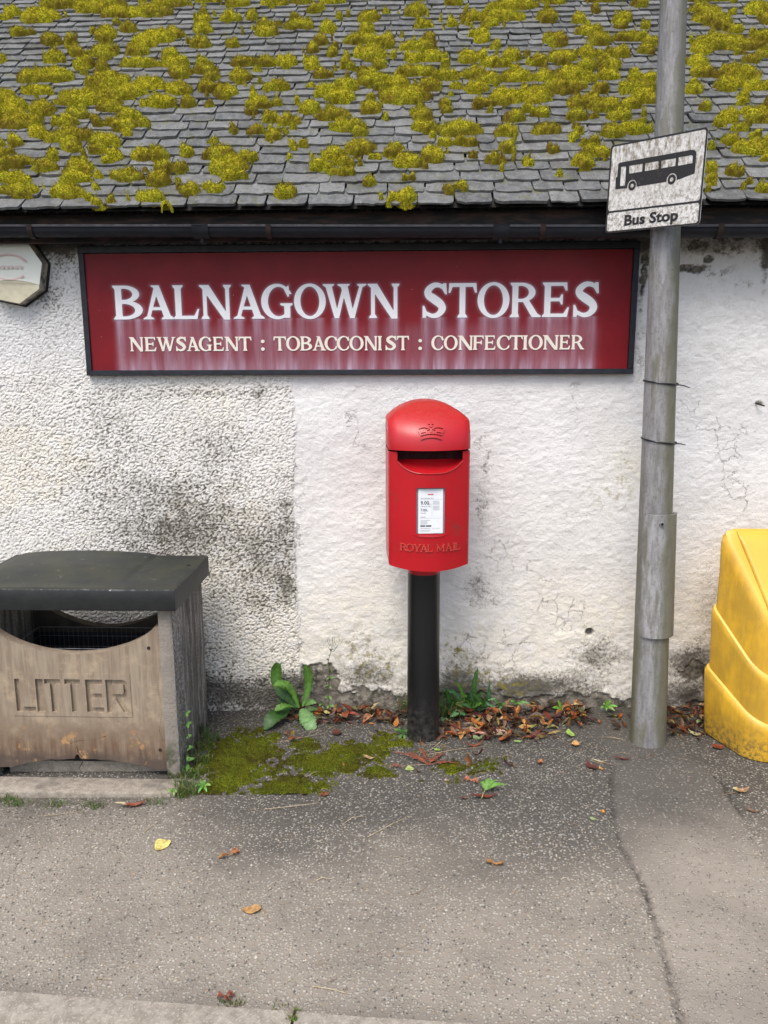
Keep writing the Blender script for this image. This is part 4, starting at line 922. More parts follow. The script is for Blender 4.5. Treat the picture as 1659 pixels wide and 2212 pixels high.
def nmp(x0, z0): return lambda x, y: wx(NX0+x0*(NX1-NX0)+x, dpt-.0068, NZ1-z0*(NZ1-NZ0)+y)
NWd = NX1-NX0; NHt = NZ1-NZ0
def ntext(t, x0, z0, h, mat=INK, off=0.0): return text_mesh('notice_text', t, h, mat, box, nmp(x0, z0), off)
ntext('Last Collection Time', .10, .215, .0062); ntext('9.00', .09, .345, .0205, off=.012); ntext('pm', .42, .345, .0072); ntext('Monday to Friday', .10, .395, .0058)
ntext('7.00', .09, .495, .0150, off=.01); ntext('am', .33, .495, .0068); ntext('Saturday', .10, .545, .0060); ntext('Services', .10, .635, .0058)
ntext('www.royalmail.com', .09, .893, .0050); ntext('Royal Mail', .405, .135, .0034, NW)
g = G()
def nbar(x0, x1, z0, z1, gg): gg.add([wx(NX0+a*NWd, dpt-.0064, NZ1-b*NHt) for a, b in ((x0, z1), (x1, z1), (x1, z0), (x0, z0))], [(0, 1, 2, 3)])
for q_ in ((.07, .93, .236, .2385), (.07, .93, .652, .6545), (.555, .5585, .26, .615)): q2 = G(); nbar(*q_, q2); q2.build('notice_rule', INK, box, 0)
GP = simple('notice_grey_print', (.36, .38, .40), .6, .05, 20, 0)
def sp(a, b, c_, d_): q = G(); nbar(a, b, c_, d_, q); q.build('notice_small_print', GP, box, 0)
for i, (a, b) in enumerate([(.60, .85), (.60, .84), (.60, .87), (.60, .86)]): sp(a, b, .270+i*.022, .278+i*.022)
for i, (a, b) in enumerate([(.60, .87), (.60, .86), (.60, .83), (.60, .88), (.60, .85)]): sp(a, b, .378+i*.022, .386+i*.022)
for i, (a, b) in enumerate([(.09, .49), (.09, .38), (.09, .37), (.09, .37)]): sp(a, b, .702+i*.025, .711+i*.025)
sp(.09, .50, .925, .931); sp(.09, .45, .945, .951); sp(.55, .88, .884, .889)
g = G(); nbar(.385, .61, .106, .136, g); g.build('notice_logo', INR, box, 0)
for a, b in ((.09, .285), (.31, .53)): q2 = G(); nbar(a, b, .812, .848, q2); q2.build('notice_badge', INK, box, 0)
ntext('App Store', .135, .839, .0030, NW); ntext('Google Play', .345, .839, .0030, NW)
# raised lettering and crown
def rmp(x, y, d): return wx(x, yf(x)-.0042+d, y)
RMX = [('R', -.123, -.091), ('O', -.097, -.066), ('Y', -.069, -.035), ('A', -.043, -.006), ('L', -.012, .013), ('M', .025, .062), ('A', .062, .095), ('I', .094, .108), ('L', .105, .129)]
RLETTER = simple('raised_letter_red', (.58, .06, .045), .5, .25, 90, .0004)  # raised letters get a paler red than the body
for ch, a, b in RMX: place_glyph('raised_letter', ch, a, b, .907-.004*(1-(a/HW)**2), .938-.004*(1-(a/HW)**2), .0014, RLETTER, box, rmp, .006)
CZ = 1.392; CX_ = .002
def crown(x, y):
    x = (x-CX_)/.0525; y = (y-CZ)/.037
    base = f_sub(f_and(f_ell(0, -1.85, 1.5, 1.62), lambda a, b: np.abs(a)-.80), f_ell(0, -2.1, 1.5, 1.62))
    band2 = f_sub(f_and(f_ell(0, -1.55, 1.7, 1.6), lambda a, b: np.abs(a)-.84), f_ell(0, -1.68, 1.7, 1.6))
    arches = f_or(f_stroke([(-.80, -.12, .05), (-1.0, .3, .06), (-.9, .52, .06), (-.5, .62, .06), (-.15, .5, .05), (0, .42, .05)], 8), f_stroke([(.80, -.12, .05), (1.0, .3, .06), (.9, .52, .06), (.5, .62, .06), (.15, .5, .05), (0, .42, .05)], 8),
                  f_stroke([(-.35, .05, .05), (-.42, .25, .04), (-.1, .45, .04)], 6), f_stroke([(.35, .05, .05), (.42, .25, .04), (.1, .45, .04)], 6))
    orn = f_or(*[f_ell(a, b, .09, .1) for a, b in ((-.72, .12), (-.38, .17), (0, .2), (.38, .17), (.72, .12), (-.55, .16), (.55, .16), (0, .36))])
    top = f_or(f_ell(0, .72, .12, .12), f_rect(-.05, .05, .8, 1.08), f_rect(-.17, .17, .9, .99), f_ell(-.17, .945, .05, .07), f_ell(.17, .945, .05, .07))
    return f_or(base, band2, arches, orn, top)(x, y)*.04
def cmp_(x, y, d):
    u = x/hood_w(y); p = hood_pt(u, y, .006+.0065-d); return p
solid('crown_emblem', crown, (CX_-.065, CX_+.065, CZ-.03, CZ+.045), .0011, RED, box, cmp_, .009, 1)
g = G(); g.tube([(PBX, PBY, .765), (PBX, PBY, .768), (PBX, PBY, .84)], [.066, .0695, .0695], 32); g.build('collar', RED, box, 40)
g = G(); g.tube([(PBX, PBY, PB0-.05), (PBX, PBY, PB0+.3), (PBX, PBY, .77)], [.0725, .0715, .0700], 40); g.build('post', BLK, box, 40)

# ------------------------------------------------------------------ bus stop pole
def pole_c(z): return 1.023-.0262*z
def pole_r(z): return .0770-.0094*min(z, 5)*1.02
PY = -.343; PX0 = 1.023; PZ0 = float(pz(PX0, PY))
pole = thing('bus_stop_pole', 'tall tapering galvanised steel pole streaked with green algae, leaning slightly', 'pole', (PX0, PY, PZ0))
def galv(name, g_=1.0):
    k = M(name, .55, .45, .0); ang = k.n('VectorMath', _operation='SUBTRACT', i0=k.pos, i1=(1.0, -.343, 0)).outputs[0]; v = k.scaled((22, 22, 3.2), k.pos)
    st_ = k.noise(1, 5, .65, v); st2 = k.noise(1, 5, .7, k.scaled((50, 50, 9)));
    c = k.mix(k.ramp(st2, .35, .65), (.175*g_, .17*g_, .168*g_), (.285*g_, .285*g_, .285*g_))
    x = k.sep()[0]; z = k.sep()[2]; xl = k.math('ADD', x, k.math('MULTIPLY', z, .0262))
    right = k.ramp(k.math('ADD', xl, k.math('MULTIPLY', k.noise(6, 4), .06)), 1.045, 1.085)
    left = k.ramp(k.math('ADD', xl, k.math('MULTIPLY', k.noise(6, 4), .03)), .985, .962)
    al = k.math('MAXIMUM', k.math('MULTIPLY', right, .8), k.math('MULTIPLY', left, k.ramp(z, 1.6, .9)))
    al = k.math('MAXIMUM', al, k.math('MULTIPLY', k.ramp(st_, .52, .62), .6))
    c = k.mix(al, c, k.mix(k.noise(30, 4), (.085, .085, .035), (.17, .16, .11)))
    c = k.mix(k.math('MULTIPLY', k.ramp(k.noise(90, 5, .75), .52, .66), .55), c, (.10, .092, .075))
    k.color(c); k.bump(k.noise(70, 4), .0006); return k.m
GALV = galv('galvanised_steel'); GALV2 = galv('galvanised_cover', 1.22)
g = G(); zs_ = np.concatenate([[-.1], np.linspace(PZ0, 5.2, 16)]); g.tube([(pole_c(z), PY, z) for z in zs_], [pole_r(max(z, 0)) for z in zs_], 48); g.build('shaft', GALV, pole, 60)
# door cover, wrapped round the shaft
DC0, DC1 = .525, 1.052; A0, A1 = radians(-52), radians(98)
def doorf(a, z): return f_rrect(A0*.075, A1*.075, DC0, DC1, .020)(a*.075, z)
def dmap(a, z, d): q = a; r = pole_r(z)+.014-d; return (pole_c(z)+.003+r*sin(q), PY-r*cos(q), z)
o = solid('door_cover', doorf, (A0-.02, A1+.02, DC0-.005, DC1+.005), .0165, GALV2, pole, dmap, .012, 1, 30)
ls = on_y(1427, 1131, PY-.075); g = G(); g.tube([(ls[0], PY-.072, ls[2]), (ls[0]+.002, PY-.0915, ls[2])], .0085, 16); lk = g.build('lock_ring', simple('lock_metal', (.25, .25, .25), .4, .1, 30, 0), o, 30)
g = G(); g.tube([(ls[0]+.002, PY-.0913, ls[2]), (ls[0]+.002, PY-.0925, ls[2])], .006, 12); g.build('lock_hole', simple('lock_dark', (.008, .008, .008), .6, .1, 30, 0), o, 30)
TIE = simple('black_cable_tie', (.008, .008, .009), .4, .1, 30, 0)
for zt, tilt, tl, wh in ((1.583, -.10, (.055, -.014), 'upper black cable tie round the steel pole just below the sign, tail to the right'), (1.348, -.13, (.045, -.008), 'lower black cable tie round the steel pole, above the access cover')):
    r = pole_r(zt)+.0018; cx_ = pole_c(zt); t = thing('cable_tie', wh, 'cable tie', (cx_, PY, zt), 'cable ties round the pole'); g = G()
    for dz in (0, .0045): g.tube([(cx_+(r+dz*.3)*cos(a), PY+(r+dz*.3)*sin(a), zt+tilt*r*cos(a)+dz*sin(a*.5+1)) for a in np.linspace(0, 2*pi, 41)], .0030, 6)
    g.build('strap', TIE, t); g = G()
    g.box((cx_+r-.004, PY-.012, zt+tilt*r-.005), (cx_+r+.006, PY, zt+tilt*r+.006)); g.build('tie_head', TIE, t)
    g = G(); g.tube([(cx_+r, PY-.006, zt+tilt*r), (cx_+r+tl[0]*.5, PY-.012, zt+tilt*r+tl[1]*.35), (cx_+r+tl[0], PY-.006, zt+tilt*r+tl[1])], [.003, .0026, .0016], 6); g.build('tail', TIE, t)

# bus stop plate
BW, BH = .420, .328; BC = Vector((.891, -.413, 2.331))
BR = Matrix.Rotation(radians(-50.33), 4, 'Z') @ Matrix.Rotation(radians(-.2), 4, 'X') @ Matrix.Rotation(radians(1.63), 4, 'Y')
def bmap(x, y, d): p = BC+BR @ Vector((x, d, y)); return (p.x, p.y, p.z)
bus = thing('bus_stop_sign', 'square grimy white plate with a black bus and the words Bus Stop', 'sign', tuple(BC))
PLT = M('bus_plate_weathered', .55, .35); vl = PLT.noise(1, 5, .7, PLT.scaled((70, 70, 26))); n = PLT.noise(75, 6, .75); pz3 = PLT.ramp(PLT.sep()[2], 2.36, 2.20)
gr = PLT.math('ADD', PLT.math('MULTIPLY', PLT.ramp(vl, .40, .66), PLT.ramp(PLT.sep()[2], 2.22, 2.40)), PLT.math('MULTIPLY', PLT.ramp(n, .44, .60), PLT.math('ADD', .35, PLT.math('MULTIPLY', pz3, .6))))
c = PLT.mix(PLT.math('MULTIPLY', gr, .9, clamp=True), (.72, .71, .68), PLT.mix(PLT.noise(20, 4), (.17, .14, .11), (.30, .265, .19)))
c = PLT.mix(PLT.math('MULTIPLY', PLT.ramp(PLT.noise(130, 5, .75), .60, .66), .8), c, (.08, .075, .05)); PLT.color(c); PLT.bump(n, .0006); PLT = PLT.m
BB = M('bus_sign_black', .5, .4); BB.color(BB.mix(BB.ramp(BB.noise(90, 5, .7), .58, .70), (.022, .019, .018), (.10, .09, .07))); BB = BB.m
bb = (-BW/2-.003, BW/2+.003, -BH/2-.003, BH/2+.003)
solid('plate', f_rrect(-BW/2, BW/2, -BH/2, BH/2, .012), bb, .006, PLT, bus, bmap, .003, back=True)
ins_ = f_or(f_rrect(-BW/2+.007, BW/2-.007, -.0815, BH/2-.006, .010), f_rrect(-BW/2+.007, BW/2-.007, -BH/2+.006, -.0885, .010))
solid('border_line', f_sub(f_rrect(-BW/2, BW/2, -BH/2, BH/2, .012), ins_), bb, .0022, BB, bus, lambda x, y, d: bmap(x, y, d-.0008), .0008)
# bus pictogram: plate pixels in the zoomed photograph -> plate coordinates (homography)
src = np.array([(190, 412), (1455, 165), (1345, 1437), (105, 1553)], float); dst = np.array([(-BW/2, BH/2), (BW/2, BH/2), (BW/2, -BH/2), (-BW/2, -BH/2)])
A_ = []; b_ = []
for (x, y), (u, v) in zip(src, dst):
    A_ += [[x, y, 1, 0, 0, 0, -u*x, -u*y], [0, 0, 0, x, y, 1, -v*x, -v*y]]; b_ += [u, v]
Hh = np.append(np.linalg.solve(np.array(A_), np.array(b_)), 1).reshape(3, 3)
def pl(x, y): q = Hh @ np.array([x, y, 1]); return (q[0]/q[2], q[1]/q[2])
body = f_poly([pl(*p) for p in [(243, 978), (250, 825), (268, 818), (284, 650), (300, 632), (1240, 462), (1275, 465), (1298, 490), (1300, 520), (1280, 768), (1050, 855), (520, 942), (405, 958)]])
def wnd(p): return f_poly([pl(*q) for q in p])
wins = [wnd([(320, 685), (384, 678), (370, 930), (304, 937)]), wnd([(428, 672), (602, 642), (594, 745), (418, 776)]), wnd([(634, 636), (812, 606), (806, 710), (626, 742)]), wnd([(846, 602), (1036, 570), (1028, 672), (838, 706)]), wnd([(1068, 560), (1240, 530), (1256, 545), (1250, 636), (1060, 670)])]
wc = [pl(461, 930), pl(979, 848)]; sx_ = np.hypot(*(np.array(pl(1037, 848))-np.array(pl(921, 848))))/2; sy_ = .0185
def whl(c, k_): return f_ell(c[0], c[1], .0172*k_, .0172*k_)
busf = f_or(f_sub(body, *wins, *[whl(c, 1.25) for c in wc]), *[f_sub(whl(c, 1.0), whl(c, .45)) for c in wc])
solid('bus_pictogram', busf, bb, .0018, BB, bus, lambda x, y, d: bmap(x, y, d-.001), .001)
tx0, tb0 = pl(350, 1443); tx1, tb1 = pl(1058, 1345); _, tt0 = pl(360, 1312)
cap = (tt0-tb0)
_, w1 = text_mesh('lettering', 'Bus Stop', 1.0, BB, bus, lambda x, y: (x, y, 0), .0)
bpy.data.objects.remove(bpy.data.objects['lettering'])
text_mesh('lettering', 'Bus Stop', 1.0, BB, bus, lambda x, y: bmap(tx0+x/w1*(tx1-tx0), tb0-.002+y*cap/.70, -.0012), .034)
CLM = simple('clamp_steel', (.2, .2, .19), .5, .1, 30, 0)
for zc in (2.40, 2.25):
    g = G(); g.tube([bmap(.0, zc-BC.z, .003), (pole_c(zc)-.02, PY-.02, zc)], .012, 8); g.tube([(pole_c(zc)+(pole_r(zc)+.003)*cos(a), PY+(pole_r(zc)+.003)*sin(a), zc) for a in np.linspace(0, 2*pi, 25)], .004, 6); g.build('clamp', CLM, bus)

# ------------------------------------------------------------------ litter bin
LX0, LX1, LY0, LY1 = -1.790, -.975, -.650, -.165; LCX = (-1.744-1.030)/2
lz = lambda x: float(GZ(x))
litter = thing('litter_bin', 'weathered tan concrete litter bin with recessed word LITTER and dark domed lid', 'litter bin', (LCX, (LY0+LY1)/2, lz(LCX)))
def bin_mat(name, side=False):
    k = M(name, .85, .25); x, y, z = k.sep(); drip = k.noise(1, 5, .65, k.scaled((60, 60, 5))); n = k.noise(12, 5, .65); n2 = k.noise(90, 4, .7)
    if not side:
        c = k.mix(k.ramp(drip, .3, .7), (.23, .175, .125), (.325, .27, .20)); c = k.mix(k.ramp(n, .45, .75), c, (.40, .32, .225))
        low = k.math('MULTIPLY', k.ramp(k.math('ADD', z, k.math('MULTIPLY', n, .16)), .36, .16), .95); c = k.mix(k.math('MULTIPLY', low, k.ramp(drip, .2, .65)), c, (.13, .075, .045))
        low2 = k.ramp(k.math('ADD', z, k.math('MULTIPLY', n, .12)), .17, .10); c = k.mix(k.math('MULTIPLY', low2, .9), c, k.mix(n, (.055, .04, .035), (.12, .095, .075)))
        c = k.mix(k.math('MULTIPLY', k.ramp(k.noise(18, 4, .6), .58, .72), k.ramp(z, .28, .12)), c, (.42, .25, .11))
        ck = k.attr('crack'); c = k.mix(ck, c, (.03, .02, .015))
        k.bump(k.math('ADD', drip, k.math('MULTIPLY', n2, .6)), .0012)
    else:
        st_ = k.ramp(k.math('ADD', k.noise(1, 5, .7, k.scaled((34, 34, 3.5))), k.math('MULTIPLY', n2, .25)), .50, .72)
        c = k.mix(k.ramp(n2, .35, .65), (.20, .175, .15), (.42, .40, .365)); c = k.mix(k.math('MULTIPLY', st_, .72), c, (.05, .048, .042))
        front = k.ramp(y, LY0+.020, LY0+.001); c = k.mix(front, c, k.mix(n, (.20, .18, .15), (.34, .305, .26)))
        ch = k.math('MULTIPLY', k.ramp(k.noise(75, 5, .75), .50, .58), k.ramp(y, LY0+.20, LY0+.05)); c = k.mix(k.math('MULTIPLY', k.math('MULTIPLY', ch, k.ramp(y, LY0-.002, LY0+.02)), .8), c, (.52, .52, .50))
        c = k.mix(k.math('MULTIPLY', k.ramp(z, .22, .02), k.ramp(k.noise(14, 4), .4, .6)), c, (.035, .045, .012)); k.bump(k.math('ADD', n2, k.noise(30, 4)), .004)
    k.color(c); return k.m
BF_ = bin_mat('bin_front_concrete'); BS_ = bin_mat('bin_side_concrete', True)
FX0, FX1 = -1.744, -1.029; pyf = LY0+.010
ctop = lambda x: .632-.118*np.clip(1-((x-LCX)/.335)**2, 0, 1)**.75
cbot = lambda x: .012+.042*np.clip(1-((x-LCX)/.30)**2, 0, 1)**.8+.006*(fbm(np.asarray(x)*30, 0*np.asarray(x), 3)-.5)
outl = lambda x, y: np.maximum(np.maximum(FX0-x, x-FX1), np.maximum(y-ctop(x), cbot(x)-y))
outl2 = lambda x, y: np.maximum(outl(x, y), -(np.hypot((x+1.405)/.012, (y-.045)/.03)-1)*.012)
tlx = lambda px: on_y(px, 1500, pyf)[0]
tz = lambda py: on_y(155, py, pyf)[2]
RX0, RX1, RZ0, RZ1 = tlx(24), tlx(283), tz(1547), tz(1455)
lt, lb = tz(1467), tz(1538)
def zc_(x): return x*.29756
def fbl(c, a, b):
    w_ = b-a; s_ = .20*w_ if c != 'I' else w_; h_ = lt-lb; t_ = .155*h_; st_ = .0135
    r = lambda q0, q1, r0, r1: f_rect(a+q0, a+q1, lb+r0, lb+r1)
    if c == 'L': return f_or(r(0, st_*1.5, 0, h_), r(0, w_, 0, t_))
    if c == 'I': return r(0, w_, 0, h_)
    if c == 'T': return f_or(r(w_/2-st_*.75, w_/2+st_*.75, 0, h_), r(0, w_, h_-t_, h_))
    if c == 'E': return f_or(r(0, st_*1.5, 0, h_), r(0, w_, 0, t_), r(0, w_, h_-t_, h_), r(0, w_*.92, h_/2-t_/2, h_/2+t_/2))
    if c == 'R': return f_or(r(0, st_*1.5, 0, h_), f_sub(f_rrect(a, b, lb+.43*h_, lt, .022), f_rrect(a+st_*1.4, b-st_*1.25, lb+.57*h_, lt-.15*h_, .010)), f_poly([(a+.38*w_, lb+.46*h_), (a+.66*w_, lb+.46*h_), (a+1.05*w_, lb), (a+.76*w_, lb)]))
LT = [('L', 112, 250), ('I', 262, 316), ('T', 328, 440), ('T', 474, 586), ('E', 624, 745), ('R', 770, 925)]
letf = f_or(*[fbl(c, tlx(zc_(a)+.6), tlx(zc_(b)+1.6)) for c, a, b in LT])
rec = f_rrect(RX0, RX1, RZ0, RZ1, .003)
pm = lambda x, y, d: (x, pyf+d, y)
pbx = (FX0-.004, FX1+.004, -.0, .64)
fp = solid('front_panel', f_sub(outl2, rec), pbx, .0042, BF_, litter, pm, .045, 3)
solid('letter_tablet', f_sub(rec, letf), (RX0-.004, RX1+.004, RZ0-.004, RZ1+.004), .0019, BF_, litter, lambda x, y, d: (x, pyf-.0025+d, y), .016)
solid('letter_recess', rec, (RX0-.004, RX1+.004, RZ0-.004, RZ1+.004), .008, BF_, litter, lambda x, y, d: (x, pyf+.0115+d, y), 0)
CRK = simple('crack_shadow', (.02, .014, .01), .9, .1, 30, 0)
for pts in ([(346, 1440), (341, 1485), (350, 1530), (345, 1575), (352, 1600)], [(148, 1608), (170, 1600), (205, 1597), (228, 1590)], [(166, 1612), (170, 1625), (180, 1638), (176, 1650), (171, 1662)], [(80, 1652), (110, 1640), (130, 1648), (160, 1646)], [(200, 1648), (235, 1640), (270, 1650)]):
    Q = [on_y(px, py, pyf) for px, py in pts]; K = [(q[0], q[2], .0011+.0006*(i % 2)) for i, q in enumerate(Q)]; xs_ = [k_[0] for k_ in K]; zs_ = [k_[1] for k_ in K]
    solid('crack', f_stroke(K, 10), (min(xs_)-.004, max(xs_)+.004, min(zs_)-.004, max(zs_)+.004), .0011, CRK, litter, lambda x, y, d: (x+.003*(float(vnoise(y*90, x*20))-.5), pyf-.0006+d, y), 0)
for px, py in ((321, 1400), (346, 1620)):
    p = on_y(px, py, pyf); g = G(); g.tube([(p[0], pyf+.002, p[2]), (p[0], pyf-.0025, p[2])], [.0085, .0065], 12); g.build('bolt', RUST, litter, 30)
ctop2 = lambda x: np.minimum(.63, .484+1.15*(x+1.405)**2)
solid('rear_panel', lambda x, y: np.maximum(outl(x, y), y-ctop2(x)), pbx, .008, simple('bin_inside_dark', (.075, .06, .045), .9, .3, 20, .002), litter, lambda x, y, d: (x, LY1-.055+d, y), .045, 3)  # rear panel in a darker brown than the front panel
DKL = simple('bin_liner_dark', (.012, .012, .014), .7, .2, 20, 0)
g = G(); g.add([(FX0, pyf+.046, .02), (FX1, pyf+.046, .02), (FX1, pyf+.046, .50), (FX0, pyf+.046, .50)], [(0, 1, 2, 3)]); 
g.add([(FX0, pyf+.05, .16), (FX1, pyf+.05, .16), (FX1, LY1-.06, .16), (FX0, LY1-.06, .16)], [(0, 1, 2, 3)])
g.add([(FX0, LY1-.062, .02), (FX1, LY1-.062, .02), (FX1, LY1-.062, .46), (FX0, LY1-.062, .46)], [(0, 3, 2, 1)]); g.build('liner', DKL, litter, 0)
WIRE = simple('basket_wire', (.13, .13, .14), .5, .2, 30, 0, metal=.3)
g = G(); bx0, bx1, by0, by1 = FX0+.05, FX1-.05, pyf+.10, LY1-.11
for z in (.50, .46, .41): 
    for a, b in (((bx0, by0), (bx1, by0)), ((bx1, by0), (bx1, by1)), ((bx1, by1), (bx0, by1)), ((bx0, by1), (bx0, by0))): g.tube([(*a, z), (*b, z)], .0028 if z > .49 else .0016, 5)
for x in np.arange(bx0, bx1+.001, .022):
    for y in (by0, by1): g.tube([(x, y, .2), (x, y, .50)], .0012, 4, cap=False)
g.build('wire_basket', WIRE, litter, 60)
# ribbed side slabs
def side_slab(xa, xb, sgn):
    V = []; ys = []
    y = LY0+.003
    prof = [(LY0, 0), (LY0+.008, 1)]
    yy = LY0+.055
    prof += [(yy, 1)]
    for i in range(3):
        a = yy+i*.135; prof += [(a+.006, .72), (a+.05, .66), (a+.058, 1.0), (a+.115, 1.0)]
    prof = [(y, k_) for y, k_ in prof if y < LY1-.012]+[(LY1-.008, 1), (LY1, 0)]
    P = []
    for y, k_ in prof: P.append((xb-.014+.014*k_*1.0 if sgn > 0 else xa+.014-.014*k_, y))
    P += [(xa if sgn > 0 else xb, LY1), (xa if sgn > 0 else xb, LY0)]
    zs = np.linspace(0, 1, 30); n = len(P)
    for t in zs:
        for i, (x, y) in enumerate(P):
            zb, zt = lz(x)-.01, .722; z = zb+(zt-zb)*t; w_ = .0022*(vnoise(z*40, y*60)-.5) if i < n-2 else 0
            V.append((x+w_*sgn*1.5+.010*(1-t)*(-1 if sgn > 0 else 1)*0, y+.002*(vnoise(z*30+5, y*20)-.5), z))
    F = [(j*n+i, j*n+(i+1) % n, (j+1)*n+(i+1) % n, (j+1)*n+i) for j in range(29) for i in range(n)]+[tuple(29*n+i for i in range(n))]
    o = mk('side_slab', V, F, BS_, litter, 35); fixn(o.data)
side_slab(-1.0275, LX1, 1); side_slab(LX0, -1.7455, -1)
# lid with a raised dome
LIDM = M('lid_dark_plastic', .48, .45); n = LIDM.noise(16, 5, .65); nz = LIDM.sep(LIDM.nrm)[2]
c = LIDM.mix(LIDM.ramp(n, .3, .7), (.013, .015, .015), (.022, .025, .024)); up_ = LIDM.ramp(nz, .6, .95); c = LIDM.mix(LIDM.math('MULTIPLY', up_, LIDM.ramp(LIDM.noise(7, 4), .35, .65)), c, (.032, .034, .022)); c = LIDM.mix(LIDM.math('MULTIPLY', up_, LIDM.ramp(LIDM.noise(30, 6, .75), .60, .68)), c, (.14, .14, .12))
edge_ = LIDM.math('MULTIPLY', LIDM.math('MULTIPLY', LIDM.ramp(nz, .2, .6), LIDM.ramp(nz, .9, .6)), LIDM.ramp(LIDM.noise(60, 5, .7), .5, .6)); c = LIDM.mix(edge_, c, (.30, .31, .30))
LIDM.color(c); LIDM.bump(LIDM.noise(90, 4), .0006); LIDM = LIDM.m
lx0, lx1, ly0, ly1, lzb, lzt = -1.832, -.940, -.690, -.150, .716, .806
nx_, ny_ = 81, 41; xs_ = np.linspace(lx0+.010, lx1-.010, nx_); ys_ = np.linspace(ly0+.010, ly1-.010, ny_)
Xl, Yl = np.meshgrid(xs_, ys_); dq = np.clip(1-((Xl+1.49)/.31)**2, 0, 1); dome_h = .021*np.sqrt(np.clip(dq, 0, 1))*sstep(ly0+.05, ly0+.30, Yl)
slump = -.004*np.cos((Xl-lx0)*7)*0
Zl = lzt+dome_h+.0015*(fbm(Xl*9, Yl*9, 3)-.5); V = np.stack([Xl, Yl, Zl], -1).reshape(-1, 3).tolist(); F = grid(nx_, ny_).tolist()
rim = [i for i in range(nx_)]+[j*nx_+nx_-1 for j in range(1, ny_)]+[(ny_-1)*nx_+i for i in range(nx_-2, -1, -1)]+[j*nx_ for j in range(ny_-2, 0, -1)]
prev = rim; C0 = np.array([(lx0+lx1)/2, (ly0+ly1)/2])
for off, z in ((.007, lzt-.003), (.010, lzt-.010), (.0102, lzb+.004), (.008, lzb), (-.012, lzb), (-.016, lzt-.02)):
    cur = []
    for r_ in rim:
        x, y, zz0 = V[r_]; dx = (1 if abs(x-xs_[-1]) < 1e-6 else -1 if abs(x-xs_[0]) < 1e-6 else 0); dy = (1 if abs(y-ys_[-1]) < 1e-6 else -1 if abs(y-ys_[0]) < 1e-6 else 0)
        q = off*(.75 if dx and dy and off > 0 else 1); cur.append(len(V)); V.append((x+dx*q, y+dy*q, z+(zz0-lzt if off == .007 else 0)+.0015*(vnoise(x*12, y*12)-.5)))
    n = len(rim); F += [(prev[i], cur[i], cur[(i+1) % n], prev[(i+1) % n]) for i in range(n)]; prev = cur
F.append(tuple(prev))
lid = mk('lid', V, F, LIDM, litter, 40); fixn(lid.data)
hp = on_y(382, 1227, -.25); g = G(); g.tube([(-.985, -.33, .8055), (-.985, -.33, .8075)], .010, 12); g.build('lid_hole', DKL, lid, 30)
bevbox('plinth_slab', (-1.86, -.795, lz(-1.4)-.03), (-.952, LY0-.003-.02, lz(-1.4)+.022), CONC, litter, .008, 2)
g = G(); g.box((FX0+.02, pyf+.05, -.05), (FX1-.02, LY1-.07, .03)); g.build('floor_slab', CONC, litter, 0)

# ------------------------------------------------------------------ grit bin
YEL = M('yellow_plastic', .42, .45); n = YEL.noise(7, 5, .65); d_ = YEL.noise(1, 5, .7, YEL.scaled((26, 26, 6))); x, y, z = YEL.sep()
c = YEL.mix(YEL.ramp(YEL.noise(3, 3), .3, .7), (.64, .36, .022), (.72, .43, .035)); nx0 = YEL.sep(YEL.nrm)[0]
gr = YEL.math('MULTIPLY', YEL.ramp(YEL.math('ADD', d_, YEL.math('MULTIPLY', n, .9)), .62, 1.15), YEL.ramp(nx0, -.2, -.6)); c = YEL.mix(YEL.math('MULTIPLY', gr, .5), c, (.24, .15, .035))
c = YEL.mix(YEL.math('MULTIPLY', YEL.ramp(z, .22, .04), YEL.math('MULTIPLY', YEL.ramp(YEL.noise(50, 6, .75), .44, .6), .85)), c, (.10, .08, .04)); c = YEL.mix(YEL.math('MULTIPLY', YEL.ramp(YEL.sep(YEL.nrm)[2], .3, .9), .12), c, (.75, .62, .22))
YEL.color(c); YEL.bump(YEL.noise(120, 3), .0003); YEL = YEL.m
grit = thing('grit_bin', 'yellow plastic grit bin with sloping lid at the right edge by the wall', 'grit bin', (1.80, -.40, .03))
GXM = 1.80; GYF, GYB = -.552, -.262; YFc, YBc = GYF+.05, GYB-.02
ROWS = [((1600, 1652), (1528, 1600)), ((1602, 1645), (1522, 1590)), ((1604, 1628), (1519, 1572)), ((1611, 1566), (1520, 1456)), ((1613, 1557), (1521, 1448)), ((1618, 1551), (1526, 1441)), ((1623, 1549), (1531, 1440)),
        ((1629, 1466), (1536, 1329)), ((1630, 1459), (1537, 1321)), ((1633, 1454), (1541, 1315)), ((1638, 1452), (1546, 1314)), ((1650, 1402), (1553, 1240)), ((1656, 1370), (1556, 1186)), ((1660, 1360), (1559, 1170)), ((1666, 1354), (1566, 1159)), ((1674, 1351), (1575, 1154)), ((1688, 1352), (1590, 1156))]
V = []; F = []; TOPR = None; NR = []
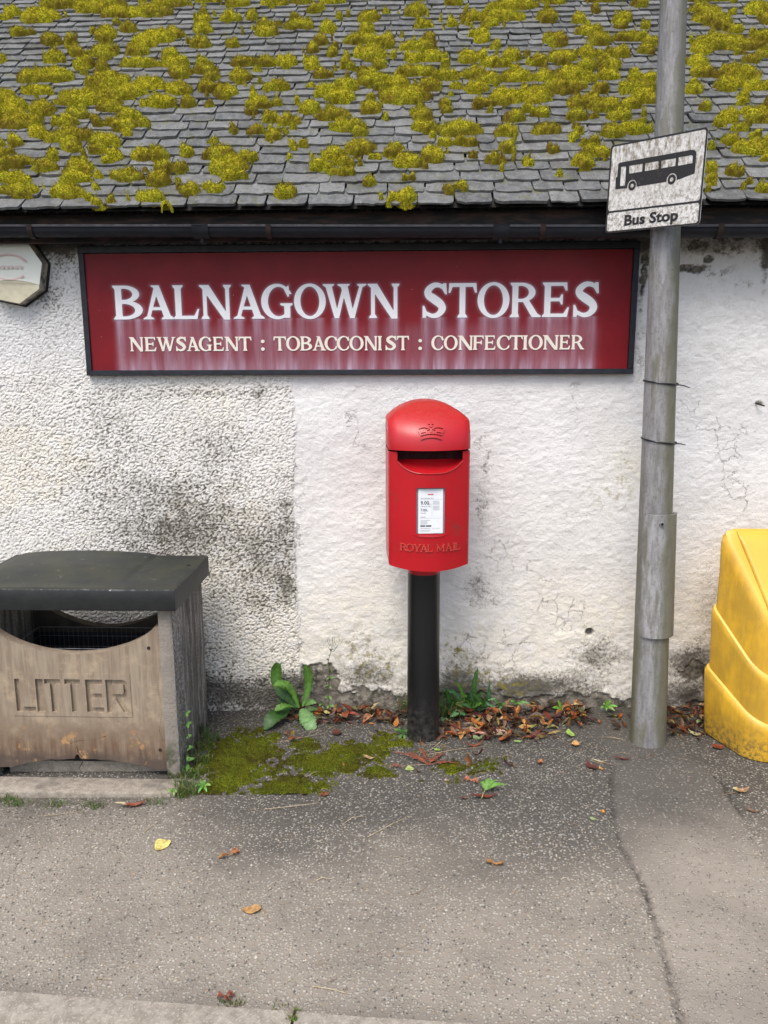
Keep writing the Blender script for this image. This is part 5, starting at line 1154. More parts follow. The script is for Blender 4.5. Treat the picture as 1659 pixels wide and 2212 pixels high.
for k_, (pf, pr) in enumerate(ROWS):
    f_ = on_y(*pf, YFc); b_r = on_y(*pr, YBc); ins = {14: .006, 15: .016, 16: .034}.get(k_, 0)
    if k_ >= 14: f_[2] = max(f_[2], 0)
    yf_, yb_ = GYF+ins, GYB-ins*.5; yf_ += {0: .016, 1: .005}.get(k_, 0)+{5: .004, 6: .012, 7: .013, 8: .013, 9: .017, 10: .025, 11: .027, 12: .030, 13: .032, 14: .034, 15: .037, 16: .040}.get(k_, 0)
    rf, rb = .075, .035
    P = []
    for sx, cy, r_, a0 in ((-1, yf_+rf, rf, pi), (1, yf_+rf, rf, 1.5*pi), (1, yb_-rb, rb, 0), (-1, yb_-rb, rb, .5*pi)):
        for t in np.linspace(0, pi/2, 9):
            yy = cy+r_*sin(a0+t); tt = (yy-YFc)/(YBc-YFc); xl = f_[0]+(b_r[0]-f_[0])*tt; zz = f_[2]+(b_r[2]-f_[2])*tt
            dx = r_*(1+sx*cos(a0+t)*-1) if False else r_-r_*abs(cos(a0+t))
            x = (xl+dx) if sx < 0 else 2*GXM-(xl+dx)
            P.append((x, yy, max(zz, .036)))
    V += P; NR.append((f_, b_r, yf_, yb_))
n = 36; R_ = len(ROWS); F = [(j*n+i, j*n+(i+1) % n, (j+1)*n+(i+1) % n, (j+1)*n+i) for j in range(R_-1) for i in range(n)]+[tuple(range(n))[::-1], tuple((R_-1)*n+i for i in range(n))]
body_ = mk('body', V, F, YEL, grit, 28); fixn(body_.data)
ft, bt, yt0, yt1 = NR[-1]
def ztop(y): return ft[2]+(bt[2]-ft[2])*(y-YFc)/(YBc-YFc)
xl = on_y(1593, 1152, GYB-.02)[0]; V = []; ys_ = [GYF-.006, GYF-.002, GYF+.03, -.45, -.38, -.32, GYB-.045, GYB-.015, GYB+.006]; hs_ = [-.045, -.012, .016, .016, .016, .016, .014, .004, -.02]
secs = ((0, -.03), (0, .003), (.004, .013), (.012, .016)); S_ = [(xl+a, h) for a, h in secs]+[(2*GXM-xl-a, h) for a, h in secs[::-1]]
for x, h in S_:
    for y, hh in zip(ys_, hs_): tt = (y-(GYB-.02))/(YFc-(GYB-.02)); sl_ = (on_y(1672, 1352, YFc)[0]-xl)*tt; V.append((x+(sl_ if x < GXM else -sl_), y, ztop(y)+.004+min(h, hh) if h < .016 else ztop(y)+.004+hh))
n = len(ys_); m_ = len(S_); F = [(j*n+i, (j+1)*n+i, (j+1)*n+i+1, j*n+i+1) for j in range(m_-1) for i in range(n-1)]+[tuple(range(n))[::-1], tuple((m_-1)*n+i for i in range(n))]
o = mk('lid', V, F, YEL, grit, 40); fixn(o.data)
g = G(); g.box((GXM-.41, -.50, .0), (GXM+.41, -.29, .05)); g.build('base_skid', DKL, grit, 0)

# ------------------------------------------------------------------ leaves, litter, weeds
LM = M('fallen_leaf', .6, .35); cc = LM.attr('col', 'Color'); n = LM.noise(90, 4, .65); n2 = LM.noise(260, 3)
c = LM.mix(LM.ramp(n, .35, .7), cc, LM.mix(.55, cc, (.03, .015, .008))); c = LM.mix(LM.math('MULTIPLY', LM.ramp(n2, .6, .7), .4), c, LM.mix(.5, cc, (.5, .35, .18))); LM.color(c); LM.bump(n, .0012); LM = LM.m
GM_ = M('green_leaf', .5, .4); cc = GM_.attr('col', 'Color'); n = GM_.noise(70, 4, .6); GM_.color(GM_.mix(GM_.ramp(n, .3, .7), GM_.mix(.4, cc, (.01, .02, .004)), cc)); GM_.bump(GM_.noise(120, 3), .0012); GM_.b.inputs['Transmission Weight'].default_value = 0; GM_ = GM_.m

def leaf_geo(L, W, col, shape='ovate', curl=.3, fold=.25, n=7, col2=None, bend=0.0, wav=.0, r=rnd):
    """a leaf lying near z=0, stalk at the origin, tip towards +x; real thickness comes from its curl"""
    V = []; C = []
    for i in range(n+1):
        t = i/n
        wd = {'ovate': sin(pi*t**.75)**.8, 'lance': sin(pi*t**.9)**.9*.7, 'round': sin(pi*t**.8)**.55, 'heart': (sin(pi*min(1, t*.92+.08)**.62)**.7 if t < 1 else 0), 'strip': .75+.25*sin(9*t)}[shape]*W/2
        wd = max(wd, W*.03); x = L*t; a = curl*(t-.5)*2; zc = L*curl*.35*(t-.5)**2*4+wav*L*.1*sin(t*7)
        yb = bend*L*(t*t); jr = 1+r.uniform(-.10, .10)
        V += [(x, yb-wd*jr*cos(fold), zc+wd*sin(fold)*r.uniform(.6, 1.4)), (x, yb, zc), (x, yb+wd*cos(fold), zc+wd*sin(fold)*r.uniform(.6, 1.4))]
        k_ = col2 if (col2 is not None and t < .3) else col
        for m in (.92, .75, 1.05): C.append(tuple(min(1, q*m) for q in k_))
    F = [(3*i+a, 3*i+3+a, 3*i+4+a, 3*i+1+a) for i in range(n) for a in (0, 1)]
    zm = min(v[2] for v in V); V = [(x, y, z-zm) for x, y, z in V]
    return V, F, C
def put(V, x, y, z, rot, s=1.0, tilt=(0, 0)):
    m = Matrix.Translation((x, y, z)) @ Matrix.Rotation(rot, 4, 'Z') @ Matrix.Rotation(tilt[0], 4, 'X') @ Matrix.Rotation(tilt[1], 4, 'Y')
    return [tuple(m @ Vector(v)*1) for v in V]
def thick(V, F, C, t=.0007):
    n = len(V); return V+[(x, y, z-t) for x, y, z in V], F+[tuple(i+n for i in f)[::-1] for f in F], C+C
RUSTY, TAN, DARK, ORANGE, MAROON, GREYB = (.23, .062, .018), (.42, .23, .085), (.055, .024, .014), (.44, .155, .022), (.115, .024, .014), (.19, .135, .075)
YELL, PALE, LGREEN = (.66, .50, .11), (.50, .40, .20), (.26, .42, .07)
g = G(); lr = random.Random(21)
def leafspots():
    for i in range(1150):
        q = lr.random()
        if q < .60: x = lr.uniform(.12, .80); y = lr.uniform(-.33, -.03)
        elif q < .78: x = lr.uniform(-.62, .0); y = lr.uniform(-.17, -.02)
        elif q < .95: x = lr.uniform(1.08, 1.40); y = lr.uniform(-.33, -.03)
        elif q < .975: x = lr.uniform(-.95, .5); y = lr.uniform(-.62, -.05)
        else: x = lr.uniform(.85, 1.1); y = lr.uniform(-.26, -.02)
        if q < .60 and (y < -.36 or (x > .62 and y < -.20)): continue
        if math.hypot(x-1.023, y+.343) < .085 or math.hypot(x-PBX, y-PBY) < .08: continue
        if x > 1.30 and y < -.22: continue
        if lr.random() > 1.7*float(fbm(np.array(x*9.0), np.array(y*9.0), 3))-.10: continue
        yield x, y, q
for x, y, q in leafspots():
    col = lr.choice([RUSTY, RUSTY, DARK, DARK, DARK, MAROON, TAN, ORANGE, GREYB, GREYB, PALE]); col = tuple(c_*lr.uniform(.6, 1.2) for c_ in col)
    L = lr.uniform(.022, .072); V, F, C = leaf_geo(L, L*lr.uniform(.35, .6), col, lr.choice(['ovate', 'ovate', 'lance', 'strip']), lr.uniform(-.6, .9), lr.uniform(.1, .9), 4, r=lr)
    h = lr.uniform(0, .030)*(1 if q < .95 else .1)*(1.2 if y > -.2 else .5)
    V = put(V, x, y, float(pz(x, y))+.002+h, lr.uniform(0, 6.3), 1, (lr.gauss(0, .45), lr.gauss(0, .35)))
    zf = float(pz(x, y)); V = [(a, min(b, -.012), max(c_, zf+.001)) for a, b, c_ in V]
    g.add(V, F, C)
o = g.build('leaf_litter', LM, None, 0); tag(o, 'drift of dead brown and orange leaves along the foot of the wall', 'leaf litter', kind='stuff')

def one_leaf(px, py, label, col, L, W, rot, shape='ovate', curl=.25, fold=.2, lift=.0, tilt=(0, 0), stem=None, col2=None, bend=0.0, name='fallen_leaf', mat=None, n=8):
    p = on_ground(px, py); z = float(pz(p[0], p[1])); V, F, C = leaf_geo(L, W, col, shape, curl, fold, n, col2, bend, .3)
    V = [(x-L/2, y, zz+.001) for x, y, zz in V]; V, F, C = thick(V, F, C); rz = radians(rot)
    loc = Vector((p[0], p[1], z+lift+.002)); m = Matrix.Rotation(rz, 4, 'Z') @ Matrix.Rotation(tilt[0], 4, 'X') @ Matrix.Rotation(tilt[1], 4, 'Y')
    V = [m @ Vector(v) for v in V]; zm = min(v.z for v in V); V = [(v.x, v.y, v.z-zm) for v in V]
    me_o = mk(name, V, F, mat or LM, None, 60, col=np.array(C)); me_o.location = loc; tag(me_o, label, 'leaf')
    if stem:
        a = m @ Vector((-L/2, 0, .002)); gg = G(); gg.tube([a, a+Vector((cos(rz+pi+stem[1]), sin(rz+pi+stem[1]), .0))*stem[0]*.5+Vector((0, 0, .003)), a+Vector((cos(rz+pi+stem[1]*1.4), sin(rz+pi+stem[1]*1.4), 0))*stem[0]], .0009, 5, tuple(c_*.6 for c_ in col))
        so = mk('stalk', gg.v, gg.f, mat or LM, None, 60, col=np.array(gg.c)); so.parent = me_o
    return me_o
one_leaf(348, 1829, 'bright yellow rounded leaf lying alone on the asphalt below the litter bin', (.86, .72, .22), .066, .056, -100, 'heart', .15, .08, stem=(.012, .1))
one_leaf(543, 1968, 'tan orange toothed leaf with a long stalk on the lower pavement', (.60, .34, .13), .062, .040, 185, 'ovate', .25, .2, stem=(.05, -.75))
one_leaf(1068, 1869, 'curled tan strip of leaf lying near the middle of the pavement', (.42, .20, .06), .058, .022, -12, 'strip', .3, .6)
one_leaf(285, 1743, 'long reddish brown leaf with a cream spot in front of the litter bin', (.26, .065, .03), .125, .042, 14, 'lance', .5, .5, col2=(.72, .62, .36))
one_leaf(1046, 1724, 'dark red brown leaf lying under the green sprig', (.17, .035, .022), .105, .036, 8, 'lance', .35, .4)
one_leaf(1003, 1727, 'small curled brown leaf left of the green sprig', (.19, .075, .045), .045, .018, 20, 'lance', .7, .6)
one_leaf(884, 1661, 'pale lime green leaf on the moss in front of the post box', (.50, .62, .20), .040, .034, 95, 'heart', .1, .1)
one_leaf(903, 1668, 'narrow dark brown leaf leaning against the pale lime leaf', (.085, .03, .018), .040, .014, 130, 'lance', .5, .5)
one_leaf(944, 1621, 'small fresh green leaf at the foot of the black post', (.30, .48, .10), .032, .024, 140, 'ovate', .2, .2)
one_leaf(1024, 1614, 'long curved red brown leaf right of the black post', (.27, .070, .030), .105, .026, 12, 'lance', .9, .5, bend=.12)
one_leaf(1095, 1600, 'large glossy orange brown leaf on top of the leaf drift', (.42, .125, .030), .085, .052, 48, 'ovate', .3, .25, lift=.012, tilt=(-.4, -.25))
one_leaf(1119, 1602, 'small pale green leaf beside the large orange brown leaf', (.30, .46, .15), .038, .022, 15, 'ovate', .2, .1)
one_leaf(1230, 1589, 'bright green leaf standing up from the edge of the leaf drift', (.36, .56, .11), .052, .042, 100, 'ovate', .3, .2, tilt=(.25, -.2), lift=.006)
one_leaf(1243, 1610, 'torn pale orange leaf just in front of the bright green leaf', (.68, .38, .13), .048, .038, 80, 'round', .6, .4)
one_leaf(1277, 1658, 'dark maroon leaf beside a cream sliver near the pavement crack', (.13, .032, .026), .070, .040, 110, 'ovate', .4, .3)
one_leaf(1294, 1648, 'thin cream sliver of leaf against the dark maroon leaf', (.78, .70, .42), .062, .012, -12, 'lance', .3, .2, lift=.006)
one_leaf(1298, 1662, 'small orange leaf fragment below the cream sliver', (.62, .32, .08), .028, .018, 100, 'ovate', .4, .3)
one_leaf(1344, 1641, 'long maroon leaf lying on the patch in front of the steel pole', (.16, .035, .028), .078, .022, -4, 'lance', .3, .4)
one_leaf(1470, 1558, 'large reddish leaf resting on the drift between pole and grit bin', (.34, .12, .055), .115, .042, -18, 'lance', .3, .3, lift=.03, tilt=(-.5, 0))
one_leaf(1551, 1616, 'round red brown leaf beside the yellow grit bin', (.25, .055, .026), .052, .046, 10, 'round', .2, .15)
one_leaf(1600, 1712, 'curled two tone tan leaf in front of the grit bin', (.46, .28, .14), .068, .036, 10, 'ovate', .6, .4, col2=(.70, .66, .36))
one_leaf(727, 1585, 'dark maroon leaf near the big leaved weed', (.115, .036, .024), .066, .044, 100, 'ovate', .3, .2)
one_leaf(640, 1597, 'twisted dark brown leaf on the moss left of the post', (.14, .065, .045), .085, .024, 3, 'lance', .6, .7)
one_leaf(798, 1641, 'crumpled tan leaf on the moss in front of the wall', (.50, .33, .17), .055, .026, -12, 'ovate', .8, .5)
one_leaf(1281, 1770, 'tiny pale green leaf on the asphalt left of the crack', (.46, .60, .26), .026, .017, -30, 'ovate', .2, .1)
one_leaf(1303, 1756, 'tiny orange curled leaf on the asphalt by the crack', (.58, .26, .05), .024, .014, -70, 'ovate', .7, .4)
one_leaf(1252, 1555, 'orange leaf leaning on the wall end of the leaf drift', (.55, .22, .04), .050, .024, 20, 'lance', .4, .3, lift=.018, tilt=(-.4, 0))
one_leaf(1120, 1524, 'broad rust brown leaf at the wall behind the leaf drift', (.30, .09, .03), .085, .040, -10, 'ovate', .3, .3, lift=.014, tilt=(-.4, 0))
one_leaf(1153, 1533, 'golden orange leaf lying over the broad rust brown leaf', (.62, .30, .04), .048, .028, -25, 'ovate', .3, .2, lift=.026, tilt=(-.4, 0))
one_leaf(608, 1541, 'flat orange leaf against the wall behind the big leaved weed', (.38, .13, .04), .055, .028, 5, 'ovate', .2, .3, lift=.01, tilt=(-.5, 0))
one_leaf(856, 1568, 'upright orange leaf left of the black post', (.50, .19, .03), .055, .026, 80, 'ovate', .4, .4, lift=.006, tilt=(.1, -.5))
one_leaf(837, 1561, 'red brown folded leaf in the drift left of the post', (.24, .07, .03), .075, .030, -8, 'lance', .4, .4, lift=.014, tilt=(-.4, 0))
one_leaf(795, 1560, 'twisted cream brown leaf in the drift left of the post', (.52, .34, .18), .075, .022, 35, 'lance', .9, .6, lift=.012)
one_leaf(1167, 1650, 'small crumpled orange brown leaf alone on the asphalt', (.38, .15, .06), .036, .030, 60, 'round', .9, .6)
one_leaf(1325, 1550, 'olive green leaf against the left side of the steel pole', (.22, .26, .07), .062, .026, -5, 'ovate', .4, .4, lift=.002, tilt=(-.3, 0))
one_leaf(1322, 1538, 'curled rust leaf above the olive leaf at the steel pole', (.36, .11, .03), .055, .028, 5, 'ovate', .5, .4, lift=.012, tilt=(-.4, 0))
one_leaf(660, 1716, 'dry brown leaf at the corner of the bin slab', (.22, .10, .05), .030, .018, 30, 'ovate', .5, .4)
one_leaf(1625, 1755, 'thin dark brown leaf on the asphalt in front of the grit bin', (.20, .09, .055), .060, .016, -15, 'lance', .4, .3)

# green sprig on the dark leaf
def ribbon(path, widths, col, m, up=(0, 0, 1), jag=0.0, fold=.3, r=rnd, colt=None):
    """leaf blade along a 3D path; returns V, F, C (with toothed edges when jag > 0)"""
    P = [Vector(p) for p in path]; K = np.array([[*p] for p in P]); Q = []; n = m
    for i in range(n+1):
        t = i/n*(len(P)-1); a = min(int(t), len(P)-2); u = t-a
        p0, p1, p2, p3 = K[max(a-1, 0)], K[a], K[a+1], K[min(a+2, len(P)-1)]
        Q.append(Vector(.5*((2*p1)+(-p0+p2)*u+(2*p0-5*p1+4*p2-p3)*u*u+(-p0+3*p1-3*p2+p3)*u**3)))
    V = []; C = []; U = Vector(up)
    for i, q in enumerate(Q):
        t = i/n; T = (Q[min(i+1, n)]-Q[max(i-1, 0)]).normalized(); S = T.cross(U); S = S.normalized() if S.length > 1e-4 else Vector((1, 0, 0)); N = S.cross(T)
        w_ = float(np.interp(t, np.linspace(0, 1, len(widths)), widths)); j1 = 1-jag*(i % 2)*r.uniform(.5, 1.3); j2 = 1-jag*((i+1) % 2)*r.uniform(.5, 1.3)
        e = .12*w_*sin(i*2.1)*(1 if jag else .4)
        V += [tuple(q-S*w_*j1*cos(fold)+N*(w_*sin(fold)+e)), tuple(q), tuple(q+S*w_*j2*cos(fold)+N*(w_*sin(fold)-e))]
        s_ = 1 if colt is None else 1; cc_ = col if colt is None else tuple(a_*(1-t)+b_*t for a_, b_ in zip(col, colt))
        C += [tuple(x*.95 for x in cc_), tuple(min(1, x*1.35+.01) for x in cc_), tuple(x*1.0 for x in cc_)]
    F = [(3*i+a, 3*i+3+a, 3*i+4+a, 3*i+1+a) for i in range(n) for a in (0, 1)]
    return V, F, C
def leaf_part(parent, name, path, widths, col, m=14, **k):
    V, F, C = ribbon(path, widths, col, m, **k); return mk(name, V, F, GM_, parent, 60, col=np.array(C))
p = on_ground(1040, 1728); sz = float(pz(p[0], p[1]))
sp = thing('green_sprig', 'fresh green three leaved sprig lying over the dark red brown leaf', 'sprig', (p[0], p[1], sz))
c0 = Vector((p[0], p[1], sz+.01)); ctr = c0+Vector((.018, .045, .006)); gg = G(); gg.tube([c0-Vector((0, .006, 0)), c0+Vector((.01, .02, .01)), ctr], .0014, 6, (.42, .50, .14)); gg.build('stalk', GM_, sp)
for d_, L_, w_ in (((-.018, .040, .012), 1, .010), ((.022, .052, .022), 1, .011), ((.085, .022, .012), 1, .010), ((.05, .042, .020), 1, .009)):
    e = ctr+Vector(d_)*L_; leaf_part(sp, 'leaflet', [ctr, ctr.lerp(e, .5)+Vector((0, 0, .012)), e], [.001, w_*.9, w_, w_*.6, .0005], (.10, .24, .03), 8, jag=.12, up=(0, -.4, 1))

# cypress sprigs
def cypress(px, py, label, arms, col=(.24, .065, .028), s=1.0, nm='cypress_sprig'):
    p = on_ground(px, py); z = float(pz(p[0], p[1])); t = thing(nm, label, 'sprig', (p[0], p[1], z)); r = random.Random(int(px))
    for dx, dy in arms:
        gg = G(); n = 14
        for i in range(n):
            a = i/n; b = (i+1)/n; wob = .004*sin(a*9); q0 = Vector((p[0]+dx*a*s, p[1]+dy*a*s, z+.006+.012*sin(pi*a)*s)); q1 = Vector((p[0]+dx*b*s, p[1]+dy*b*s, z+.006+.012*sin(pi*b)*s)); cc_ = tuple(x*r.uniform(.7, 1.25) for x in col)
            gg.tube([q0, q1], [.0022*s*(1-a*.6), .0022*s*(1-b*.6)], 5, cc_)
            if i > 1:
                for sg in (-1, 1):
                    T = Vector((dx, dy, 0)).normalized(); S = Vector((-T.y, T.x, 0))*sg; L_ = .022*s*(1-a*.7)*r.uniform(.7, 1.2); e = q1+(T*.8+S*.7)*L_+Vector((0, 0, r.uniform(-.003, .006)))
                    gg.tube([q1, q1.lerp(e, .6), e], [.0020*s, .0018*s, .0007], 4, cc_)
        gg.build('frond', LM, t)
cypress(926, 1655, 'rust orange cypress sprig spread out in front of the black post', [(-.145, .105), (-.085, .10), (-.035, .14), (.065, .095), (.035, .055), (.125, .01), (-.06, .06)])
cypress(868, 1660, 'small rust cypress frond left of the larger orange sprig', [(-.06, .01)], (.30, .09, .05), .7)
cypress(497, 1850, 'small orange cypress frond on the open pavement', [(-.035, -.02), (.03, .02), (.015, .012)], (.42, .18, .05), .9)
cypress(1018, 1690, 'orange cypress fragment on the asphalt right of the post', [(.025, -.012), (-.028, .010)], (.50, .19, .10), .9)
cypress(484, 2158, 'rust cypress fragment lying by the kerb', [(.035, .01), (-.02, .0), (.02, -.012)], (.24, .07, .035), .7)
cypress(700, 1722, 'dark red cypress crumb on the asphalt edge', [(.012, .01), (-.012, .004)], (.30, .08, .03), .8)

# straws and twigs
g = G(); tr = random.Random(8); strawspec = [((740, 1783), (785, 1765)), ((310, 1800), (345, 1775)), ((675, 1968-60), (720, 1900)), ((605, 1605), (705, 1585)), ((675, 2133), (755, 2150)), ((880, 1655), (935, 1653)), ((95, 1764), (180, 1754)), ((1345, 1600), (1300, 1593)), ((795, 1810), (885, 1765)), ((1560, 1720), (1600, 1706)), ((570, 1750), (690, 1735)), ((920, 1632), (1060, 1612)), ((640, 1690), (700, 1660)), ((955, 1600), (920, 1630)), ((885, 1935), (920, 1920)), ((1290, 1650), (1330, 1655)), ((205, 2118), (245, 2120))]
for a, b in strawspec:
    A = on_ground(*a); B = on_ground(*b); A = Vector(A); B = Vector(B); A.z = float(pz(A.x, A.y))+.004; B.z = float(pz(B.x, B.y))+.004; mid = A.lerp(B, .5)+Vector((tr.uniform(-.01, .01), tr.uniform(-.01, .01), .004))
    g.tube([A, mid, B], [.0013, .0012, .0006], 5, tr.choice([(.55, .45, .28), (.42, .33, .2), (.30, .2, .12)]))
for i in range(240):
    x = tr.uniform(-1.0, 1.4); y = tr.choice([tr.uniform(-.65, -.05), tr.uniform(-.45, -.05), tr.uniform(-1.9, -.1)]); L_ = tr.uniform(.012, .07)*(1 if y > -.7 else .6); a = tr.uniform(0, 6.3); z = float(pz(x, y))+.0035
    if math.hypot(x-1.023, y+.343) < .09 or x > 1.28 and y > -.6: continue
    g.tube([(x, y, z), (x+L_*.5*cos(a), y+L_*.5*sin(a), z+.003), (x+L_*cos(a+.2), y+L_*sin(a+.2), z)], [.0008, .0008, .0005], 4, tr.choice([(.45, .36, .22), (.3, .22, .13), (.16, .09, .05), (.25, .10, .05)]))
tag(g.build('dry_twigs', LM, None, 60), 'thin dry straws and twigs scattered over the pavement', 'twigs', kind='stuff')

# loose chips
def chip_geo(r, s):
    a = [Vector((r.uniform(-1, 1), r.uniform(-1, 1), r.uniform(-.5, .6))).normalized()*s*r.uniform(.7, 1.1) for _ in range(7)]
    bm = bmesh.new(); [bm.verts.new(v) for v in a]; bmesh.ops.convex_hull(bm, input=bm.verts); V = [tuple(v.co) for v in bm.verts]; bm.verts.index_update(); F = [tuple(v.index for v in f.verts) for f in bm.faces]; bm.free(); return V, F
CH = [chip_geo(tr, 1) for _ in range(10)]; g = G()
CC = [(.32, .295, .235), (.17, .16, .135), (.25, .235, .195), (.12, .115, .10), (.38, .33, .24), (.40, .385, .335), (.22, .20, .16), (.10, .10, .10), (.50, .47, .38), (.33, .25, .17), (.42, .38, .30)]
nchip = 0
while nchip < 21000:
    x = tr.uniform(-1.75, 1.95); y = tr.uniform(-1.97, -.12)
    if y < kerb_y(x)+.006 or (x < -.93 and y > -.82) or (x > 1.25 and y > -.62): continue
    nchip += 1
    cxx = float(np.interp(-y, [-p[1] for p in crack_pts], [p[0] for p in crack_pts])); inp = x > cxx and x < float(np.interp(-y, [-p[1] for p in rpts], [p[0] for p in rpts]))
    V, F = CH[tr.randrange(10)]; s_ = tr.uniform(.0022, .0056)*(.7 if inp else 1); a = tr.uniform(0, 6.3); z = float(GZ(x))+.006*(tr.random()*0)+0.0; zf = None
    k_ = tr.choice(CC[:7] if y > -1.0 else CC); sh = tr.uniform(.75, 1.1)*(.62 if y > -1.0 else 1.0); ca, sa = cos(a)*s_, sin(a)*s_*.75
    g.add([(x+v[0]*ca-v[1]*sa, y+v[0]*sa+v[1]*ca, s_*v[2]*.6) for v in V], F, tuple(q*sh for q in k_))
gv = np.array(g.v); gv[:, 2] += pz(gv[:, 0], gv[:, 1])+.0016; g.v = gv.tolist()
CHM = M('stone_chip', .8, .3); CHM.color(CHM.attr('col', 'Color')); CHM.bump(CHM.noise(400, 2), .0008)
tag(g.build('stone_chips', CHM.m, None, 0), 'small pale stone chips standing proud of the worn asphalt', 'gravel', kind='stuff')
p = on_ground(966, 1687); V, F = CH[3]; o = mk('pebble', [(v[0]*.013, v[1]*.009, v[2]*.008+.006) for v in V], F, simple('pebble_pink', (.55, .42, .36), .7, .2, 60, .001), None, 60); o.location = (p[0], p[1], float(pz(p[0], p[1]))); tag(o, 'pale pink pebble on the asphalt in front of the post box', 'pebble')

# moss on the ground
GMO = moss_mat('ground_moss', (.31, .35, .022), (.12, .13, .014), (.09, .07, .02))
st = .0055; ux = np.arange(-1.02, .62, st); uy = np.arange(-.78, -.02, st); U, S = np.meshgrid(ux, uy)
dens = np.zeros_like(U)
for (px, py, rx, ry, a) in [(520,1640,90,60,1.0),(620,1700,90,30,.9),(500,1690,70,25,.9),(700,1650,120,25,.95),(560,1600,60,20,.8),(780,1625,90,22,.85),(840,1600,60,25,.7),(660,1610,60,16,.7),(820,1670,70,18,.7),(930,1590,60,20,.45),(1010,1660,70,20,.75),(1050,1650,50,16,.6),(430,1735,60,25,.9),(470,1700,50,40,.8),(900,1690,60,10,.5),(1090,1640,50,14,.5),(980,1690,60,10,.4),(640,1570,120,14,.35),(1170,1640,40,10,.3),(560,1670,60,20,.8)]:
    c_ = on_ground(px, py); a1 = on_ground(px+rx, py)[0]-c_[0]; b1 = on_ground(px, py-ry)[1]-c_[1]
    dens = np.maximum(dens, a*np.exp(-(((U-c_[0])/a1)**2+((S-c_[1])/b1)**2)*.8))
nn = fbm(U*14, S*14, 3)*.42+fbm(U*60, S*70, 3, 2)*.58
h = dens*.70+nn-.905; T = np.clip(h*3.2, 0, 1)
keep = (h > 0)
for (cx_, cy_, r_) in ((PBX, PBY, .07),): keep &= np.hypot(U-cx_, S-cy_) > r_
keep &= ~((U < -.965) & (S > -.80))
fm = keep[:-1, :-1] | keep[1:, :-1] | keep[:-1, 1:] | keep[1:, 1:]
zz = pz(U, S)+np.where(keep, .0010+.008*np.sqrt(T)*(.5+.9*fbm(U*55, S*55, 2)), -.004)
V = np.stack([U, S, zz], -1).reshape(-1, 3); F = grid(len(ux), len(uy))[fm.ravel()]; used = np.unique(F); rem = np.full(len(V), -1); rem[used] = np.arange(len(used)); V = V[used]; F = rem[F]; hv = T.ravel()[used]
nb = 100000; cand = np.where(hv > .02)[0]; idx = cand[rs.randint(0, len(cand), nb)]; P = V[idx]+rs.uniform(-.003, .003, (nb, 3))*np.array([1, 1, .2]); up = np.array([0, 0, 1.0])+rs.normal(0, .5, (nb, 3)); up[:, 2] = np.abs(up[:, 2]); up /= np.linalg.norm(up, axis=1)[:, None]
side_ = np.cross(up, rs.normal(0, 1, (nb, 3))); side_ /= np.linalg.norm(side_, axis=1)[:, None]; L_ = rs.uniform(.003, .010, nb)[:, None]
BV = np.concatenate([P-side_*.0011, P+side_*.0011, P+up*L_]); BF2 = np.stack([np.arange(nb), np.arange(nb)+nb, np.arange(nb)+2*nb], -1)+len(V)
me = bpy.data.meshes.new('ground_moss'); fastmesh(me, np.concatenate([V, BV]), np.concatenate([F[:, [0, 1, 2]], F[:, [0, 2, 3]], BF2])); a = me.attributes.new('h', 'FLOAT', 'POINT'); a.data.foreach_set('value', np.concatenate([hv, np.tile(hv[idx], 3)])*.8+.2)
me.polygons.foreach_set('use_smooth', [True]*len(me.polygons)); tag(link('ground_moss', me, GMO), 'bright green moss growing over the asphalt between bin and post box', 'moss', kind='stuff')

